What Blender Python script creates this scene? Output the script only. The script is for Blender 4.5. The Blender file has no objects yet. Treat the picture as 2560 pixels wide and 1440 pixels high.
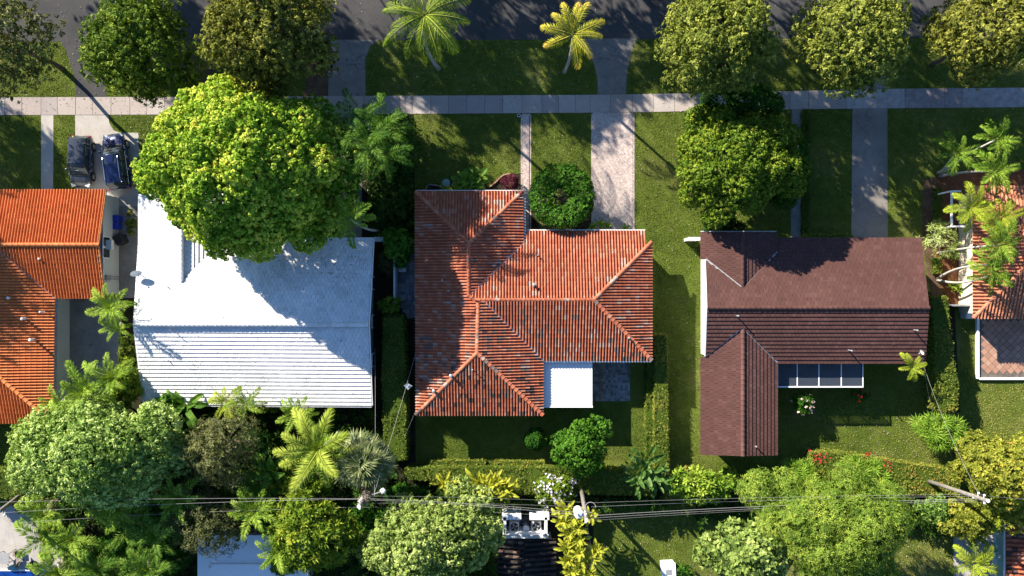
import bpy, math, random
import numpy as np
from mathutils import Vector, Matrix
PI=math.pi; RAD=math.radians
# ------------------------------------------------------------------ camera, sky, sun, exposure
SC=bpy.context.scene; COL=SC.collection
HC=66.0; S=30.0                      # camera height in metres, ground scale in photograph pixels per metre
cam_d=bpy.data.cameras.new('camera'); cam=bpy.data.objects.new('camera',cam_d); COL.objects.link(cam)
cam.location=(0,0,HC); cam.rotation_euler=(0,0,0)
cam_d.sensor_width=36; cam_d.lens=18/(1280/S/HC); cam_d.clip_start=1; cam_d.clip_end=3000
SC.camera=cam
SUN_EL=27.0; SUN_AZ=-44.5            # azimuth of the sun, clockwise from +Y (up in the picture)
W=bpy.data.worlds.new('World'); SC.world=W; W.use_nodes=True
nt=W.node_tree; nt.nodes.clear()
sky=nt.nodes.new('ShaderNodeTexSky'); sky.sky_type='NISHITA'; sky.sun_disc=False
sky.sun_elevation=RAD(SUN_EL); sky.sun_rotation=RAD(SUN_AZ%360)
sky.air_density=1.0; sky.dust_density=0.3; sky.ozone_density=3.0
bg=nt.nodes.new('ShaderNodeBackground'); bg.inputs[1].default_value=0.066
wo=nt.nodes.new('ShaderNodeOutputWorld'); wb=nt.nodes.new('ShaderNodeMixRGB'); wb.blend_type='MULTIPLY'; wb.inputs[0].default_value=1.0; wb.inputs[2].default_value=(0.80,0.98,1.18,1)   # white balance set for the warm sun
nt.links.new(sky.outputs[0],wb.inputs[1]); nt.links.new(wb.outputs[0],bg.inputs[0]); nt.links.new(bg.outputs[0],wo.inputs[0])
sd=bpy.data.lights.new('sun','SUN'); sd.energy=5.0; sd.angle=RAD(0.5); sd.color=(1.0,0.91,0.78)
sun=bpy.data.objects.new('sun',sd); COL.objects.link(sun)
_a=RAD(SUN_AZ); _e=RAD(SUN_EL)
TOSUN=Vector((math.sin(_a)*math.cos(_e),math.cos(_a)*math.cos(_e),math.sin(_e)))
sun.rotation_euler=(-TOSUN).to_track_quat('-Z','Y').to_euler(); sun.location=TOSUN*60
SC.view_settings.view_transform='Standard'; SC.view_settings.look='None'
SC.view_settings.exposure=1.4; SC.view_settings.gamma=1.0
try: SC.view_settings.use_curve_mapping=False
except Exception: pass
SC.render.engine='CYCLES'
SC.cycles.max_bounces=6; SC.cycles.diffuse_bounces=3; SC.cycles.transmission_bounces=3
SC.cycles.transparent_max_bounces=8; SC.cycles.caustics_reflective=False; SC.cycles.caustics_refractive=False
SC.cycles.use_denoising=True

# ------------------------------------------------------------------ helpers
def P(px,py,h=0.0):
    k=(1-h/HC)/S
    return Vector(((px-1280)*k,(720-py)*k,h))
def tagk(o,kind): o['kind']=kind; return o
def newobj(name,me,parent=None,mat=None):
    o=bpy.data.objects.new(name,me); COL.objects.link(o)
    if parent is not None:
        o.parent=parent
    return o
def thing(name,label,cat,loc=(0,0,0),group=None):
    o=bpy.data.objects.new(name,None); COL.objects.link(o); o.location=loc
    o.empty_display_size=0.3
    o['label']=label; o['category']=cat
    if group: o['group']=group
    return o
def tag(o,label,cat,group=None):
    o['label']=label; o['category']=cat
    if group: o['group']=group
    return o
class MB:
    """collects faces in world coordinates"""
    def __init__(s): s.v=[]; s.f=[]; s.m=[]; s.t=[]
    def add(s,vs,fs,m=0,t=0.0):
        b=len(s.v); s.v.extend([tuple(x) for x in vs])
        for f in fs: s.f.append(tuple(b+i for i in f)); s.m.append(m); s.t.append(t)
        return s
    def box(s,c,d,rz=0.0,m=0,t=0.0,bottom=True):
        hx,hy,hz=d[0]/2,d[1]/2,d[2]/2; ca,sa=math.cos(rz),math.sin(rz)
        vs=[]
        for z in (-hz,hz):
            for x,y in ((-hx,-hy),(hx,-hy),(hx,hy),(-hx,hy)):
                vs.append((c[0]+x*ca-y*sa,c[1]+x*sa+y*ca,c[2]+z))
        fs=[(4,5,6,7),(0,1,5,4),(1,2,6,5),(2,3,7,6),(3,0,4,7)]
        if bottom: fs.append((3,2,1,0))
        return s.add(vs,fs,m,t)
    def prism(s,pts,z0,z1,m=0,t=0.0):
        n=len(pts)
        ar=sum(pts[i][0]*pts[(i+1)%n][1]-pts[(i+1)%n][0]*pts[i][1] for i in range(n))
        if ar<0: pts=pts[::-1]
        zz=z1 if hasattr(z1,'__len__') else [z1]*n
        if ar<0 and hasattr(z1,'__len__'): zz=zz[::-1]
        vs=[(p[0],p[1],z0) for p in pts]+[(p[0],p[1],zz[i]) for i,p in enumerate(pts)]
        fs=[tuple(range(n,2*n))]+[(i,(i+1)%n,n+(i+1)%n,n+i) for i in range(n)]
        return s.add(vs,fs,m,t)
    def tube(s,pts,rad,sides=6,m=0,t=0.0,cap=True):
        pts=[Vector(p) for p in pts]; n=len(pts); vs=[]; fs=[]
        if not hasattr(rad,'__len__'): rad=[rad]*n
        up=Vector((0,0,1)); prev=None
        for i,p in enumerate(pts):
            d=(pts[min(i+1,n-1)]-pts[max(i-1,0)])
            d=d.normalized() if d.length>1e-9 else up
            if prev is None:
                a=up.cross(d)
                if a.length<0.05: a=Vector((1,0,0)).cross(d)
            else: a=prev-d*prev.dot(d)
            a.normalize(); prev=a; b=d.cross(a)
            for k in range(sides):
                an=2*PI*k/sides; vs.append(p+(a*math.cos(an)+b*math.sin(an))*rad[i])
        for i in range(n-1):
            for k in range(sides):
                fs.append((i*sides+k,i*sides+(k+1)%sides,(i+1)*sides+(k+1)%sides,(i+1)*sides+k))
        if cap: fs.append(tuple(range(sides))[::-1]); fs.append(tuple(range((n-1)*sides,n*sides)))
        return s.add(vs,fs,m,t)
    def ball(s,c,r,seg=8,rings=5,m=0,t=0.0,zs=1.0):
        vs=[(c[0],c[1],c[2]+r*zs)]; fs=[]
        for i in range(1,rings):
            a=PI*i/rings
            for k in range(seg):
                b=2*PI*k/seg; vs.append((c[0]+r*math.sin(a)*math.cos(b),c[1]+r*math.sin(a)*math.sin(b),c[2]+r*math.cos(a)*zs))
        vs.append((c[0],c[1],c[2]-r*zs)); L=len(vs)-1
        for k in range(seg): fs.append((0,1+k,1+(k+1)%seg)); fs.append((L,L-seg+(k+1)%seg,L-seg+k))
        for i in range(rings-2):
            for k in range(seg):
                a=1+i*seg; fs.append((a+k,a+seg+k,a+seg+(k+1)%seg,a+(k+1)%seg))
        return s.add(vs,fs,m,t)
    def build(s,name,mat,parent=None,smooth=False,off=None):
        me=bpy.data.meshes.new(name)
        v=s.v
        if off is None and parent is not None:
            off=worldloc(parent)
        if off is not None: v=[(a[0]-off[0],a[1]-off[1],a[2]-off[2]) for a in v]
        me.from_pydata(v,[],s.f)
        mats=mat if isinstance(mat,(list,tuple)) else [mat]
        for q in mats: me.materials.append(q)
        if len(mats)>1: me.polygons.foreach_set('material_index',s.m)
        if any(s.t):
            at=me.attributes.new('tint','FLOAT','FACE'); at.data.foreach_set('value',s.t)
        if smooth: me.polygons.foreach_set('use_smooth',[True]*len(s.f))
        me.update()
        return newobj(name,me,parent)
def worldloc(o):
    v=Vector((0,0,0))
    while o is not None:
        v=v+Vector(o.location); o=o.parent
    return v
def np_mesh(name,V,F,tint,mat,parent=None,smooth=False,nrm=None):
    """V (n,3), F (m,3|4) arrays"""
    V=np.asarray(V,dtype=np.float32); F=np.asarray(F,dtype=np.int32)
    if parent is not None: V=V-np.array(worldloc(parent),dtype=np.float32)
    k=F.shape[1]; me=bpy.data.meshes.new(name)
    me.vertices.add(len(V)); me.vertices.foreach_set('co',V.ravel())
    me.loops.add(F.size); me.loops.foreach_set('vertex_index',F.ravel())
    me.polygons.add(len(F)); me.polygons.foreach_set('loop_start',np.arange(0,F.size,k,dtype=np.int32))
    me.materials.append(mat)
    at=me.attributes.new('tint','FLOAT','FACE'); at.data.foreach_set('value',np.asarray(tint,dtype=np.float32))
    me.update(calc_edges=True)
    return newobj(name,me,parent)

# ------------------------------------------------------------------ materials
def N(t,kind,**kw):
    n=t.nodes.new(kind)
    for k,v in kw.items():
        if k in ('operation','blend_type','data_type','noise_dimensions','feature','attribute_name','interpolation','clamp','distance','wave_type','bands_direction'): setattr(n,k,v)
    return n
def base_mat(name,rough=0.8,spec=0.3,metal=0.0):
    m=bpy.data.materials.new(name); m.use_nodes=True; t=m.node_tree
    b=t.nodes['Principled BSDF']; b.inputs['Roughness'].default_value=rough
    b.inputs['Specular IOR Level'].default_value=spec; b.inputs['Metallic'].default_value=metal
    return m,t,b
def ramp(t,fac,stops):
    r=t.nodes.new('ShaderNodeValToRGB'); cr=r.color_ramp
    while len(cr.elements)<len(stops): cr.elements.new(0.5)
    for e,(p,c) in zip(cr.elements,stops): e.position=p; e.color=(c[0],c[1],c[2],1)
    t.links.new(fac,r.inputs[0]); return r.outputs[0]
def noise(t,scale,detail=4,rough=0.6,coord=None,dist=0.0):
    n=t.nodes.new('ShaderNodeTexNoise'); n.inputs['Scale'].default_value=scale; n.inputs['Detail'].default_value=detail
    n.inputs['Roughness'].default_value=rough; n.inputs['Distortion'].default_value=dist
    if coord is None:
        g=t.nodes.new('ShaderNodeNewGeometry'); coord=g.outputs['Position']
    t.links.new(coord,n.inputs['Vector']); return n.outputs[0]
def math_(t,op,a,b=None,c=None):
    n=t.nodes.new('ShaderNodeMath'); n.operation=op
    for i,x in enumerate((a,b,c)):
        if x is None: continue
        if hasattr(x,'links'): t.links.new(x,n.inputs[i])
        else: n.inputs[i].default_value=x
    return n.outputs[0]
def mixc(t,fac,a,b,bt='MIX'):
    n=t.nodes.new('ShaderNodeMixRGB'); n.blend_type=bt
    for i,x in enumerate((fac,a,b)):
        if hasattr(x,'links'): t.links.new(x,n.inputs[i])
        elif i==0: n.inputs[0].default_value=x
        else: n.inputs[i].default_value=(x[0],x[1],x[2],1)
    return n.outputs[0]
def bump(t,b,h,strength=0.4,dist=0.05):
    n=t.nodes.new('ShaderNodeBump'); n.inputs['Strength'].default_value=strength; n.inputs['Distance'].default_value=dist
    t.links.new(h,n.inputs['Height']); t.links.new(n.outputs[0],b.inputs['Normal'])
def surf(name,c1,c2,scale=1.0,rough=0.85,spec=0.25,bs=0.3,bscale=20,fine=0.25,c3=None,stain=None,metal=0.0,bdist=0.02):
    """two-tone material: broad mottling c1..c2, fine grain, optional stain colour with its own blotches"""
    m,t,b=base_mat(name,rough,spec,metal)
    n1=noise(t,scale,5,0.6); st=[(0.3,c1),(0.7,c2)]
    if c3: st=[(0.28,c1),(0.5,c3),(0.72,c2)]
    col=ramp(t,n1,st)
    n2=noise(t,bscale,3,0.7)
    g=ramp(t,n2,[(0.25,(1-fine,)*3),(0.75,(1+fine*0.6,)*3)])
    col=mixc(t,1.0,col,g,'MULTIPLY')
    if stain:
        sc,lo,hi,sa,samt=stain
        s=noise(t,sc,6,0.65,dist=0.6); s=ramp(t,s,[(lo,(0,0,0)),(hi,(1,1,1))])
        col=mixc(t,math_(t,'MULTIPLY',s,samt),col,sa)
    t.links.new(col,b.inputs['Base Color'])
    bump(t,b,n2,bs,bdist)
    return m
def flat(name,c,rough=0.5,spec=0.4,metal=0.0,coat=0.0,var=0.06):
    m,t,b=base_mat(name,rough,spec,metal)
    n=noise(t,3.0,4,0.6)
    col=ramp(t,n,[(0.3,tuple(x*(1-var) for x in c)),(0.7,tuple(min(1,x*(1+var)) for x in c))])
    t.links.new(col,b.inputs['Base Color'])
    if coat: b.inputs['Coat Weight'].default_value=coat; b.inputs['Coat Roughness'].default_value=0.06
    return m
def leafm(name,dark,mid,bright,tr=0.3,rough=0.5,extra=None):
    m,t,b=base_mat(name,rough+0.1,0.10)
    a=t.nodes.new('ShaderNodeAttribute'); a.attribute_name='tint'
    oi=t.nodes.new('ShaderNodeObjectInfo')
    f=math_(t,'ADD',a.outputs['Fac'],math_(t,'MULTIPLY_ADD',oi.outputs['Random'],0.16,-0.08))
    st=[(0.0,dark),(0.5,mid),(0.9,bright)]
    if extra: st=[(0.0,dark),(0.45,mid),(0.8,bright),(0.97,extra)]
    col=ramp(t,f,st); t.links.new(col,b.inputs['Base Color'])
    tl=t.nodes.new('ShaderNodeBsdfTranslucent')
    cc=mixc(t,1.0,col,(1.2,1.2,0.4),'MULTIPLY'); t.links.new(cc,tl.inputs[0])
    mx=t.nodes.new('ShaderNodeMixShader'); mx.inputs[0].default_value=tr
    t.links.new(b.outputs[0],mx.inputs[1]); t.links.new(tl.outputs[0],mx.inputs[2])
    t.links.new(mx.outputs[0],t.nodes['Material Output'].inputs['Surface'])
    return m
def tilem(name,stops,rough=0.75,dirt=None,streak=0.25,bscale=14,spec=0.25,dirtpos=None,stain=None):
    """per-tile colour (face attribute tint + object random), broad weathering patches shift the choice"""
    m,t,b=base_mat(name,rough,spec)
    a=t.nodes.new('ShaderNodeAttribute'); a.attribute_name='tint'
    oi=t.nodes.new('ShaderNodeObjectInfo')
    r=math_(t,'FRACT',math_(t,'ADD',a.outputs['Fac'],oi.outputs['Random']))
    if dirt:
        sc,amt=dirt
        nb=noise(t,sc,3,0.55)
        r=math_(t,'ADD',r,math_(t,'MULTIPLY',math_(t,'SUBTRACT',nb,0.5),amt))
    if dirtpos:          # weathered end of the roof: (y of the clean end, y of the worn end, shift)
        g0=t.nodes.new('ShaderNodeNewGeometry'); sx=t.nodes.new('ShaderNodeSeparateXYZ'); t.links.new(g0.outputs['Position'],sx.inputs[0])
        mr=t.nodes.new('ShaderNodeMapRange'); mr.inputs[1].default_value=dirtpos[0]; mr.inputs[2].default_value=dirtpos[1]; mr.inputs[3].default_value=dirtpos[2]; mr.inputs[4].default_value=0.0
        t.links.new(sx.outputs[1],mr.inputs[0]); r=math_(t,'ADD',math_(t,'MULTIPLY',math_(t,'SUBTRACT',1.0,mr.outputs[0]),r),mr.outputs[0])
    rr=t.nodes.new('ShaderNodeValToRGB'); rr.color_ramp.interpolation='CONSTANT'; cr=rr.color_ramp
    while len(cr.elements)<len(stops): cr.elements.new(0.5)
    for e,(p,c) in zip(cr.elements,stops): e.position=p; e.color=(c[0],c[1],c[2],1)
    t.links.new(r,rr.inputs[0]); col=rr.outputs[0]
    n2=noise(t,bscale,4,0.7); g=ramp(t,n2,[(0.25,(1-streak,)*3),(0.75,(1+streak*0.5,)*3)])
    col=mixc(t,1.0,col,g,'MULTIPLY')
    n3=noise(t,0.35,5,0.6); g3=ramp(t,n3,[(0.3,(0.86,)*3),(0.7,(1.08,)*3)])
    col=mixc(t,1.0,col,g3,'MULTIPLY')
    if stain:            # (scale, low, high, colour, amount): lichen and run-off blotches
        sn=noise(t,stain[0],7,0.72,dist=0.8); sm=ramp(t,sn,[(stain[1],(0,0,0)),(stain[2],(1,1,1))]); col=mixc(t,math_(t,'MULTIPLY',sm,stain[4]),col,stain[3])
    t.links.new(col,b.inputs['Base Color']); bump(t,b,n2,0.25,0.01)
    return m
M={}
def lawn_material():
    m,t,b=base_mat('lawn_grass',0.9,0.1)
    n1=noise(t,0.16,5,0.6); n2=noise(t,1.6,5,0.65); n3=noise(t,22,3,0.7); n4=noise(t,7,4,0.7)
    col=ramp(t,n1,[(0.3,(0.075,0.115,0.018)),(0.52,(0.115,0.155,0.024)),(0.72,(0.20,0.20,0.06))])
    c2=ramp(t,n2,[(0.3,(0.72,)*3),(0.7,(1.2,)*3)]); col=mixc(t,1.0,col,c2,'MULTIPLY')
    c3=ramp(t,n3,[(0.3,(0.55,)*3),(0.7,(1.35,)*3)]); col=mixc(t,1.0,col,c3,'MULTIPLY')
    s=ramp(t,n4,[(0.62,(0,0,0)),(0.8,(1,1,1))]); col=mixc(t,math_(t,'MULTIPLY',s,0.35),col,(0.16,0.13,0.06))
    t.links.new(col,b.inputs['Base Color']); h=math_(t,'ADD',n3,math_(t,'MULTIPLY',n4,1.5)); bump(t,b,h,0.8,0.08)
    return m
M['lawn']=lawn_material()
M['blade']=leafm('grass_blade',(0.060,0.105,0.010),(0.165,0.235,0.024),(0.46,0.43,0.14),tr=0.2)
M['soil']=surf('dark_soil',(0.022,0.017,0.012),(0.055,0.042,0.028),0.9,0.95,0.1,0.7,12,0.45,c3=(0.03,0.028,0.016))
M['leaflitter']=surf('brown_leaf_litter',(0.075,0.05,0.03),(0.15,0.10,0.06),1.2,0.95,0.1,0.8,14,0.5)
M['mulch']=surf('red_mulch',(0.11,0.045,0.022),(0.22,0.10,0.05),1.4,0.95,0.1,0.9,16,0.55)
M['asphalt']=surf('asphalt_road',(0.050,0.049,0.048),(0.082,0.080,0.077),0.35,0.95,0.08,0.35,30,0.18,c3=(0.070,0.069,0.069),stain=(0.5,0.55,0.75,(0.05,0.05,0.052),0.5))
def cracks(m,scale,amt):
    t=m.node_tree; b=t.nodes['Principled BSDF']; g=t.nodes.new('ShaderNodeNewGeometry'); v=t.nodes.new('ShaderNodeTexVoronoi'); v.feature='DISTANCE_TO_EDGE'; v.inputs['Scale'].default_value=scale
    w=t.nodes.new('ShaderNodeTexNoise'); w.inputs['Scale'].default_value=1.2; t.links.new(g.outputs['Position'],w.inputs['Vector'])
    ad=t.nodes.new('ShaderNodeMixRGB'); ad.blend_type='ADD'; ad.inputs[0].default_value=0.9; t.links.new(g.outputs['Position'],ad.inputs[1]); t.links.new(w.outputs[1],ad.inputs[2]); t.links.new(ad.outputs[0],v.inputs['Vector'])
    c=ramp(t,v.outputs[0],[(0.0,(1,1,1)),(0.010,(0,0,0))]); src=b.inputs['Base Color'].links[0].from_socket
    t.links.new(mixc(t,math_(t,'MULTIPLY',c,amt),src,(0.02,0.02,0.02)),b.inputs['Base Color'])
cracks(M['asphalt'],0.16,0.3)
M['asphalt_dark']=surf('dark_asphalt_drive',(0.12,0.105,0.092),(0.33,0.30,0.265),0.12,0.9,0.25,0.3,30,0.2,stain=(1.2,0.55,0.8,(0.04,0.04,0.042),0.5))
M['asphalt_pale']=surf('worn_asphalt_apron',(0.16,0.15,0.14),(0.25,0.235,0.215),0.8,0.9,0.2,0.35,26,0.25,stain=(1.5,0.5,0.75,(0.12,0.11,0.10),0.5))
M['walk']=tilem('pinkish_concrete_slab',[(0,(0.37,0.315,0.285)),(0.3,(0.41,0.355,0.32)),(0.6,(0.35,0.305,0.285)),(0.8,(0.43,0.385,0.35))],0.9,streak=0.16,bscale=5)
M['walk_old']=tilem('stained_grey_concrete_slab',[(0,(0.34,0.31,0.30)),(0.35,(0.42,0.39,0.37)),(0.7,(0.30,0.26,0.26))],0.9,streak=0.4,bscale=2.2)
M['concrete']=surf('driveway_concrete',(0.36,0.335,0.30),(0.46,0.43,0.39),0.7,0.9,0.2,0.2,22,0.12,stain=(1.1,0.52,0.75,(0.22,0.20,0.18),0.6))
M['concrete_grey']=surf('grey_yard_concrete',(0.20,0.195,0.19),(0.30,0.29,0.28),0.6,0.9,0.2,0.25,20,0.2,stain=(1.6,0.5,0.75,(0.12,0.115,0.11),0.5))
M['brickpaver']=tilem('pale_pink_brick_paver',[(0,(0.50,0.40,0.36)),(0.3,(0.56,0.47,0.42)),(0.6,(0.44,0.35,0.32)),(0.8,(0.60,0.53,0.48))],0.85,streak=0.15,dirt=(0.5,0.5))
M['greypaver']=tilem('grey_patio_paver',[(0,(0.17,0.175,0.18)),(0.3,(0.24,0.25,0.26)),(0.6,(0.13,0.135,0.14)),(0.8,(0.30,0.30,0.31))],0.85,streak=0.3,dirt=(0.6,0.5))
M['cobble']=tilem('tan_grey_cobble',[(0,(0.20,0.17,0.14)),(0.3,(0.28,0.24,0.20)),(0.6,(0.15,0.14,0.13)),(0.8,(0.32,0.28,0.24))],0.85,streak=0.3)
M['slab']=tilem('grey_slab',[(0,(0.19,0.20,0.21)),(0.3,(0.26,0.27,0.28)),(0.6,(0.15,0.155,0.165)),(0.85,(0.31,0.31,0.31))],0.85,streak=0.3)
M['terra']=tilem('terracotta_floor_tile',[(0,(0.40,0.225,0.155)),(0.3,(0.44,0.25,0.17)),(0.6,(0.37,0.205,0.145)),(0.85,(0.46,0.285,0.20))],0.7,streak=0.15)
M['joint']=flat('dark_joint_sand',(0.13,0.115,0.10),0.95,0.1,var=0.3)
M['red_tile']=tilem('weathered_red_barrel_tile',[(0,(0.085,0.055,0.048)),(0.10,(0.19,0.13,0.105)),(0.20,(0.42,0.135,0.070)),(0.50,(0.47,0.165,0.088)),(0.70,(0.40,0.115,0.058)),(0.90,(0.48,0.215,0.135)),(0.98,(0.42,0.30,0.24))],0.7,dirt=(0.22,0.55),streak=0.3,dirtpos=(-0.5,-7.5,0.25),stain=(0.5,0.56,0.78,(0.13,0.075,0.055),0.6))
M['orange_tile']=tilem('orange_barrel_tile',[(0,(0.60,0.185,0.055)),(0.35,(0.63,0.200,0.062)),(0.7,(0.575,0.172,0.050)),(0.92,(0.64,0.23,0.08))],0.6,dirt=(0.3,0.3),streak=0.12)
M['salmon_tile']=tilem('salmon_barrel_tile',[(0,(0.50,0.20,0.11)),(0.4,(0.55,0.235,0.13)),(0.8,(0.46,0.175,0.095))],0.65,dirt=(0.3,0.3),streak=0.18)
M['black_tile']=tilem('blackened_barrel_tile',[(0,(0.03,0.024,0.022)),(0.5,(0.05,0.04,0.034)),(0.85,(0.15,0.10,0.07))],0.9,dirt=(0.5,0.9),streak=0.5)
M['brown_tile']=tilem('brown_flat_roof_tile',[(0,(0.104,0.048,0.039)),(0.35,(0.113,0.052,0.042)),(0.7,(0.096,0.044,0.036)),(0.88,(0.124,0.060,0.049))],0.8,dirt=(0.35,0.5),streak=0.2,stain=(0.30,0.50,0.75,(0.070,0.036,0.030),0.5))
M['white_tile']=tilem('white_painted_flat_tile',[(0,(0.80,0.79,0.77)),(0.4,(0.84,0.83,0.81)),(0.75,(0.76,0.75,0.73)),(0.93,(0.70,0.69,0.67))],0.7,dirt=(0.4,0.5),streak=0.12,bscale=9,stain=(0.45,0.50,0.74,(0.50,0.50,0.47),0.55))
M['deck']=flat('roof_underlay',(0.10,0.045,0.03),0.95,0.1)
M['deck_dark']=flat('dark_roof_underlay',(0.02,0.014,0.012),0.95,0.1)
M['deck_white']=flat('pale_roof_underlay',(0.34,0.34,0.33),0.9,0.1)
M['stucco']=surf('white_stucco',(0.66,0.66,0.62),(0.74,0.74,0.70),0.8,0.9,0.2,0.15,30,0.06)
M['stucco_cream']=surf('cream_stucco',(0.72,0.64,0.48),(0.80,0.72,0.56),0.8,0.9,0.2,0.15,30,0.06)
M['stucco_grey']=surf('grey_stucco',(0.50,0.52,0.50),(0.58,0.60,0.58),0.8,0.9,0.2,0.15,30,0.06)  # grey is the stucco's own colour
M['white']=flat('white_paint',(0.82,0.82,0.81),0.45,0.4,var=0.02)
M['white_panel']=surf('white_patio_panel',(0.74,0.74,0.72),(0.82,0.82,0.80),0.7,0.5,0.4,0.1,12,0.05,stain=(1.1,0.52,0.75,(0.58,0.58,0.54),0.5))
M['offwhite']=flat('off_white_metal',(0.70,0.70,0.68),0.5,0.4,var=0.05)
M['flashing']=flat('grey_metal_flashing',(0.34,0.35,0.36),0.45,0.5,0.3)
M['glass']=flat('dark_window_glass',(0.03,0.04,0.045),0.08,0.6)
M['black']=flat('black_plastic',(0.012,0.012,0.013),0.5,0.4)
M['rubber']=flat('tyre_rubber',(0.018,0.018,0.018),0.85,0.2)
M['rim']=flat('alloy_rim',(0.45,0.45,0.46),0.35,0.5,0.7)
M['navy']=flat('navy_car_paint',(0.006,0.014,0.070),0.28,0.5,0.35,coat=1.0,var=0.03)
M['slate']=flat('slate_grey_car_paint',(0.050,0.056,0.066),0.3,0.5,0.4,coat=1.0,var=0.03)
M['chrome']=flat('bright_trim',(0.75,0.75,0.76),0.25,0.6,0.9)
M['lamp']=flat('lamp_lens',(0.6,0.6,0.6),0.15,0.6)
M['redlens']=flat('red_tail_lens',(0.35,0.02,0.015),0.2,0.6)
M['bluebin']=flat('blue_plastic',(0.012,0.04,0.42),0.45,0.4)
M['blacktarp']=flat('blackish_grey_plastic',(0.03,0.032,0.033),0.6,0.3)
M['wood_pole']=surf('weathered_pole_wood',(0.16,0.145,0.12),(0.27,0.245,0.215),2.5,0.9,0.15,0.5,18,0.3)
M['wire']=flat('overhead_cable',(0.32,0.31,0.30),0.5,0.4)
M['bark']=surf('brown_grey_bark',(0.085,0.065,0.048),(0.17,0.14,0.11),3,0.95,0.1,0.8,12,0.4)
M['bark_pale']=surf('pale_palm_bark',(0.34,0.32,0.28),(0.48,0.46,0.41),3,0.9,0.15,0.4,10,0.3)
M['petiole']=flat('dry_crownshaft',(0.22,0.25,0.08),0.6,0.3,var=0.2)
M['drybrown']=leafm('dry_frond',(0.16,0.12,0.08),(0.27,0.22,0.16),(0.42,0.38,0.32),tr=0.2)
# leaf colours: dark, mid, bright albedos
M['lf_street']=leafm('olive_street_tree_leaf',(0.040,0.058,0.012),(0.165,0.205,0.030),(0.44,0.46,0.09),tr=0.2)
M['lf_street2']=leafm('green_street_tree_leaf',(0.030,0.070,0.010),(0.130,0.205,0.022),(0.36,0.43,0.06),tr=0.2)
M['lf_bronze']=leafm('bronze_street_tree_leaf',(0.045,0.052,0.012),(0.185,0.200,0.030),(0.46,0.45,0.09),tr=0.2)
M['lf_dull']=leafm('dull_thin_tree_leaf',(0.05,0.055,0.018),(0.155,0.17,0.045),(0.34,0.34,0.12),tr=0.2)
M['lf_lime']=leafm('lime_green_canopy_leaf',(0.030,0.11,0.008),(0.215,0.365,0.024),(0.64,0.68,0.10),tr=0.2,extra=(0.52,0.42,0.04))
M['lf_fresh']=leafm('fresh_green_hedge_tree_leaf',(0.025,0.065,0.006),(0.120,0.200,0.015),(0.35,0.39,0.04),tr=0.18)
M['lf_deep']=leafm('deep_green_leaf',(0.008,0.038,0.004),(0.030,0.105,0.008),(0.10,0.23,0.020),tr=0.25)
M['lf_soft']=leafm('soft_green_leaf',(0.032,0.085,0.014),(0.175,0.285,0.050),(0.54,0.66,0.22),tr=0.2)
M['lf_pale']=leafm('pale_green_leaf',(0.045,0.090,0.018),(0.21,0.29,0.060),(0.52,0.60,0.20),tr=0.2)
M['lf_wisp']=leafm('grey_olive_wispy_leaf',(0.040,0.045,0.016),(0.105,0.120,0.040),(0.25,0.26,0.10),tr=0.2)
M['lf_feather']=leafm('feathery_green_leaf',(0.035,0.090,0.012),(0.135,0.225,0.026),(0.35,0.43,0.06),tr=0.2)
M['lf_yellow']=leafm('yellow_green_leaf',(0.060,0.085,0.012),(0.23,0.26,0.030),(0.48,0.44,0.07),tr=0.3,extra=(0.50,0.22,0.06))
M['lf_hedge']=leafm('hedge_leaf',(0.025,0.050,0.008),(0.095,0.145,0.018),(0.28,0.30,0.05),tr=0.25,extra=(0.30,0.18,0.05))
M['lf_bright']=leafm('bright_succulent_leaf',(0.05,0.11,0.012),(0.16,0.28,0.025),(0.36,0.44,0.06),tr=0.2)
M['lf_purple']=leafm('maroon_leaf',(0.03,0.008,0.012),(0.08,0.014,0.026),(0.17,0.04,0.06),tr=0.2)
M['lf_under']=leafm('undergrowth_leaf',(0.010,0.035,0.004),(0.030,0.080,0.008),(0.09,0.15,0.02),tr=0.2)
M['fr_coco']=leafm('coconut_frond_leaf',(0.035,0.08,0.008),(0.14,0.22,0.016),(0.42,0.47,0.07),tr=0.2)
M['fr_yellow']=leafm('golden_frond_leaf',(0.12,0.16,0.012),(0.36,0.38,0.025),(0.66,0.56,0.07),tr=0.25,extra=(0.68,0.34,0.12))
M['fr_dark']=leafm('dark_green_frond_leaf',(0.010,0.040,0.004),(0.045,0.120,0.010),(0.24,0.36,0.05),tr=0.25)
M['fr_fresh']=leafm('fresh_green_frond_leaf',(0.025,0.08,0.006),(0.115,0.22,0.016),(0.38,0.48,0.07),tr=0.2)
M['fr_lime']=leafm('lime_frond_leaf',(0.10,0.15,0.012),(0.26,0.34,0.025),(0.44,0.46,0.06),tr=0.2)
M['fr_fan']=leafm('grey_green_fan_leaf',(0.05,0.075,0.025),(0.14,0.18,0.065),(0.38,0.40,0.20),tr=0.25,extra=(0.36,0.26,0.14))
M['pd_green']=leafm('banana_leaf',(0.03,0.09,0.012),(0.09,0.20,0.025),(0.26,0.34,0.06),tr=0.35)
M['pd_yellow']=leafm('yellow_croton_leaf',(0.10,0.14,0.012),(0.32,0.35,0.028),(0.56,0.52,0.07),tr=0.25,extra=(0.50,0.26,0.05))
M['pd_dark']=leafm('glossy_strelitzia_leaf',(0.020,0.055,0.008),(0.055,0.130,0.022),(0.22,0.30,0.09),tr=0.2,rough=0.3)
def petal(name,c):
    return leafm(name,tuple(x*0.7 for x in c),c,tuple(min(0.85,x*1.15) for x in c),tr=0.25)
M['fl_white']=petal('white_lilac_petal',(0.66,0.64,0.74)); M['fl_pink']=petal('pale_pink_petal',(0.74,0.56,0.52)); M['fl_red']=petal('red_petal',(0.55,0.03,0.05))

cracks(M['asphalt_dark'],0.5,0.5); cracks(M['asphalt_pale'],0.35,0.5); cracks(M['concrete_grey'],0.3,0.3)
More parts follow.
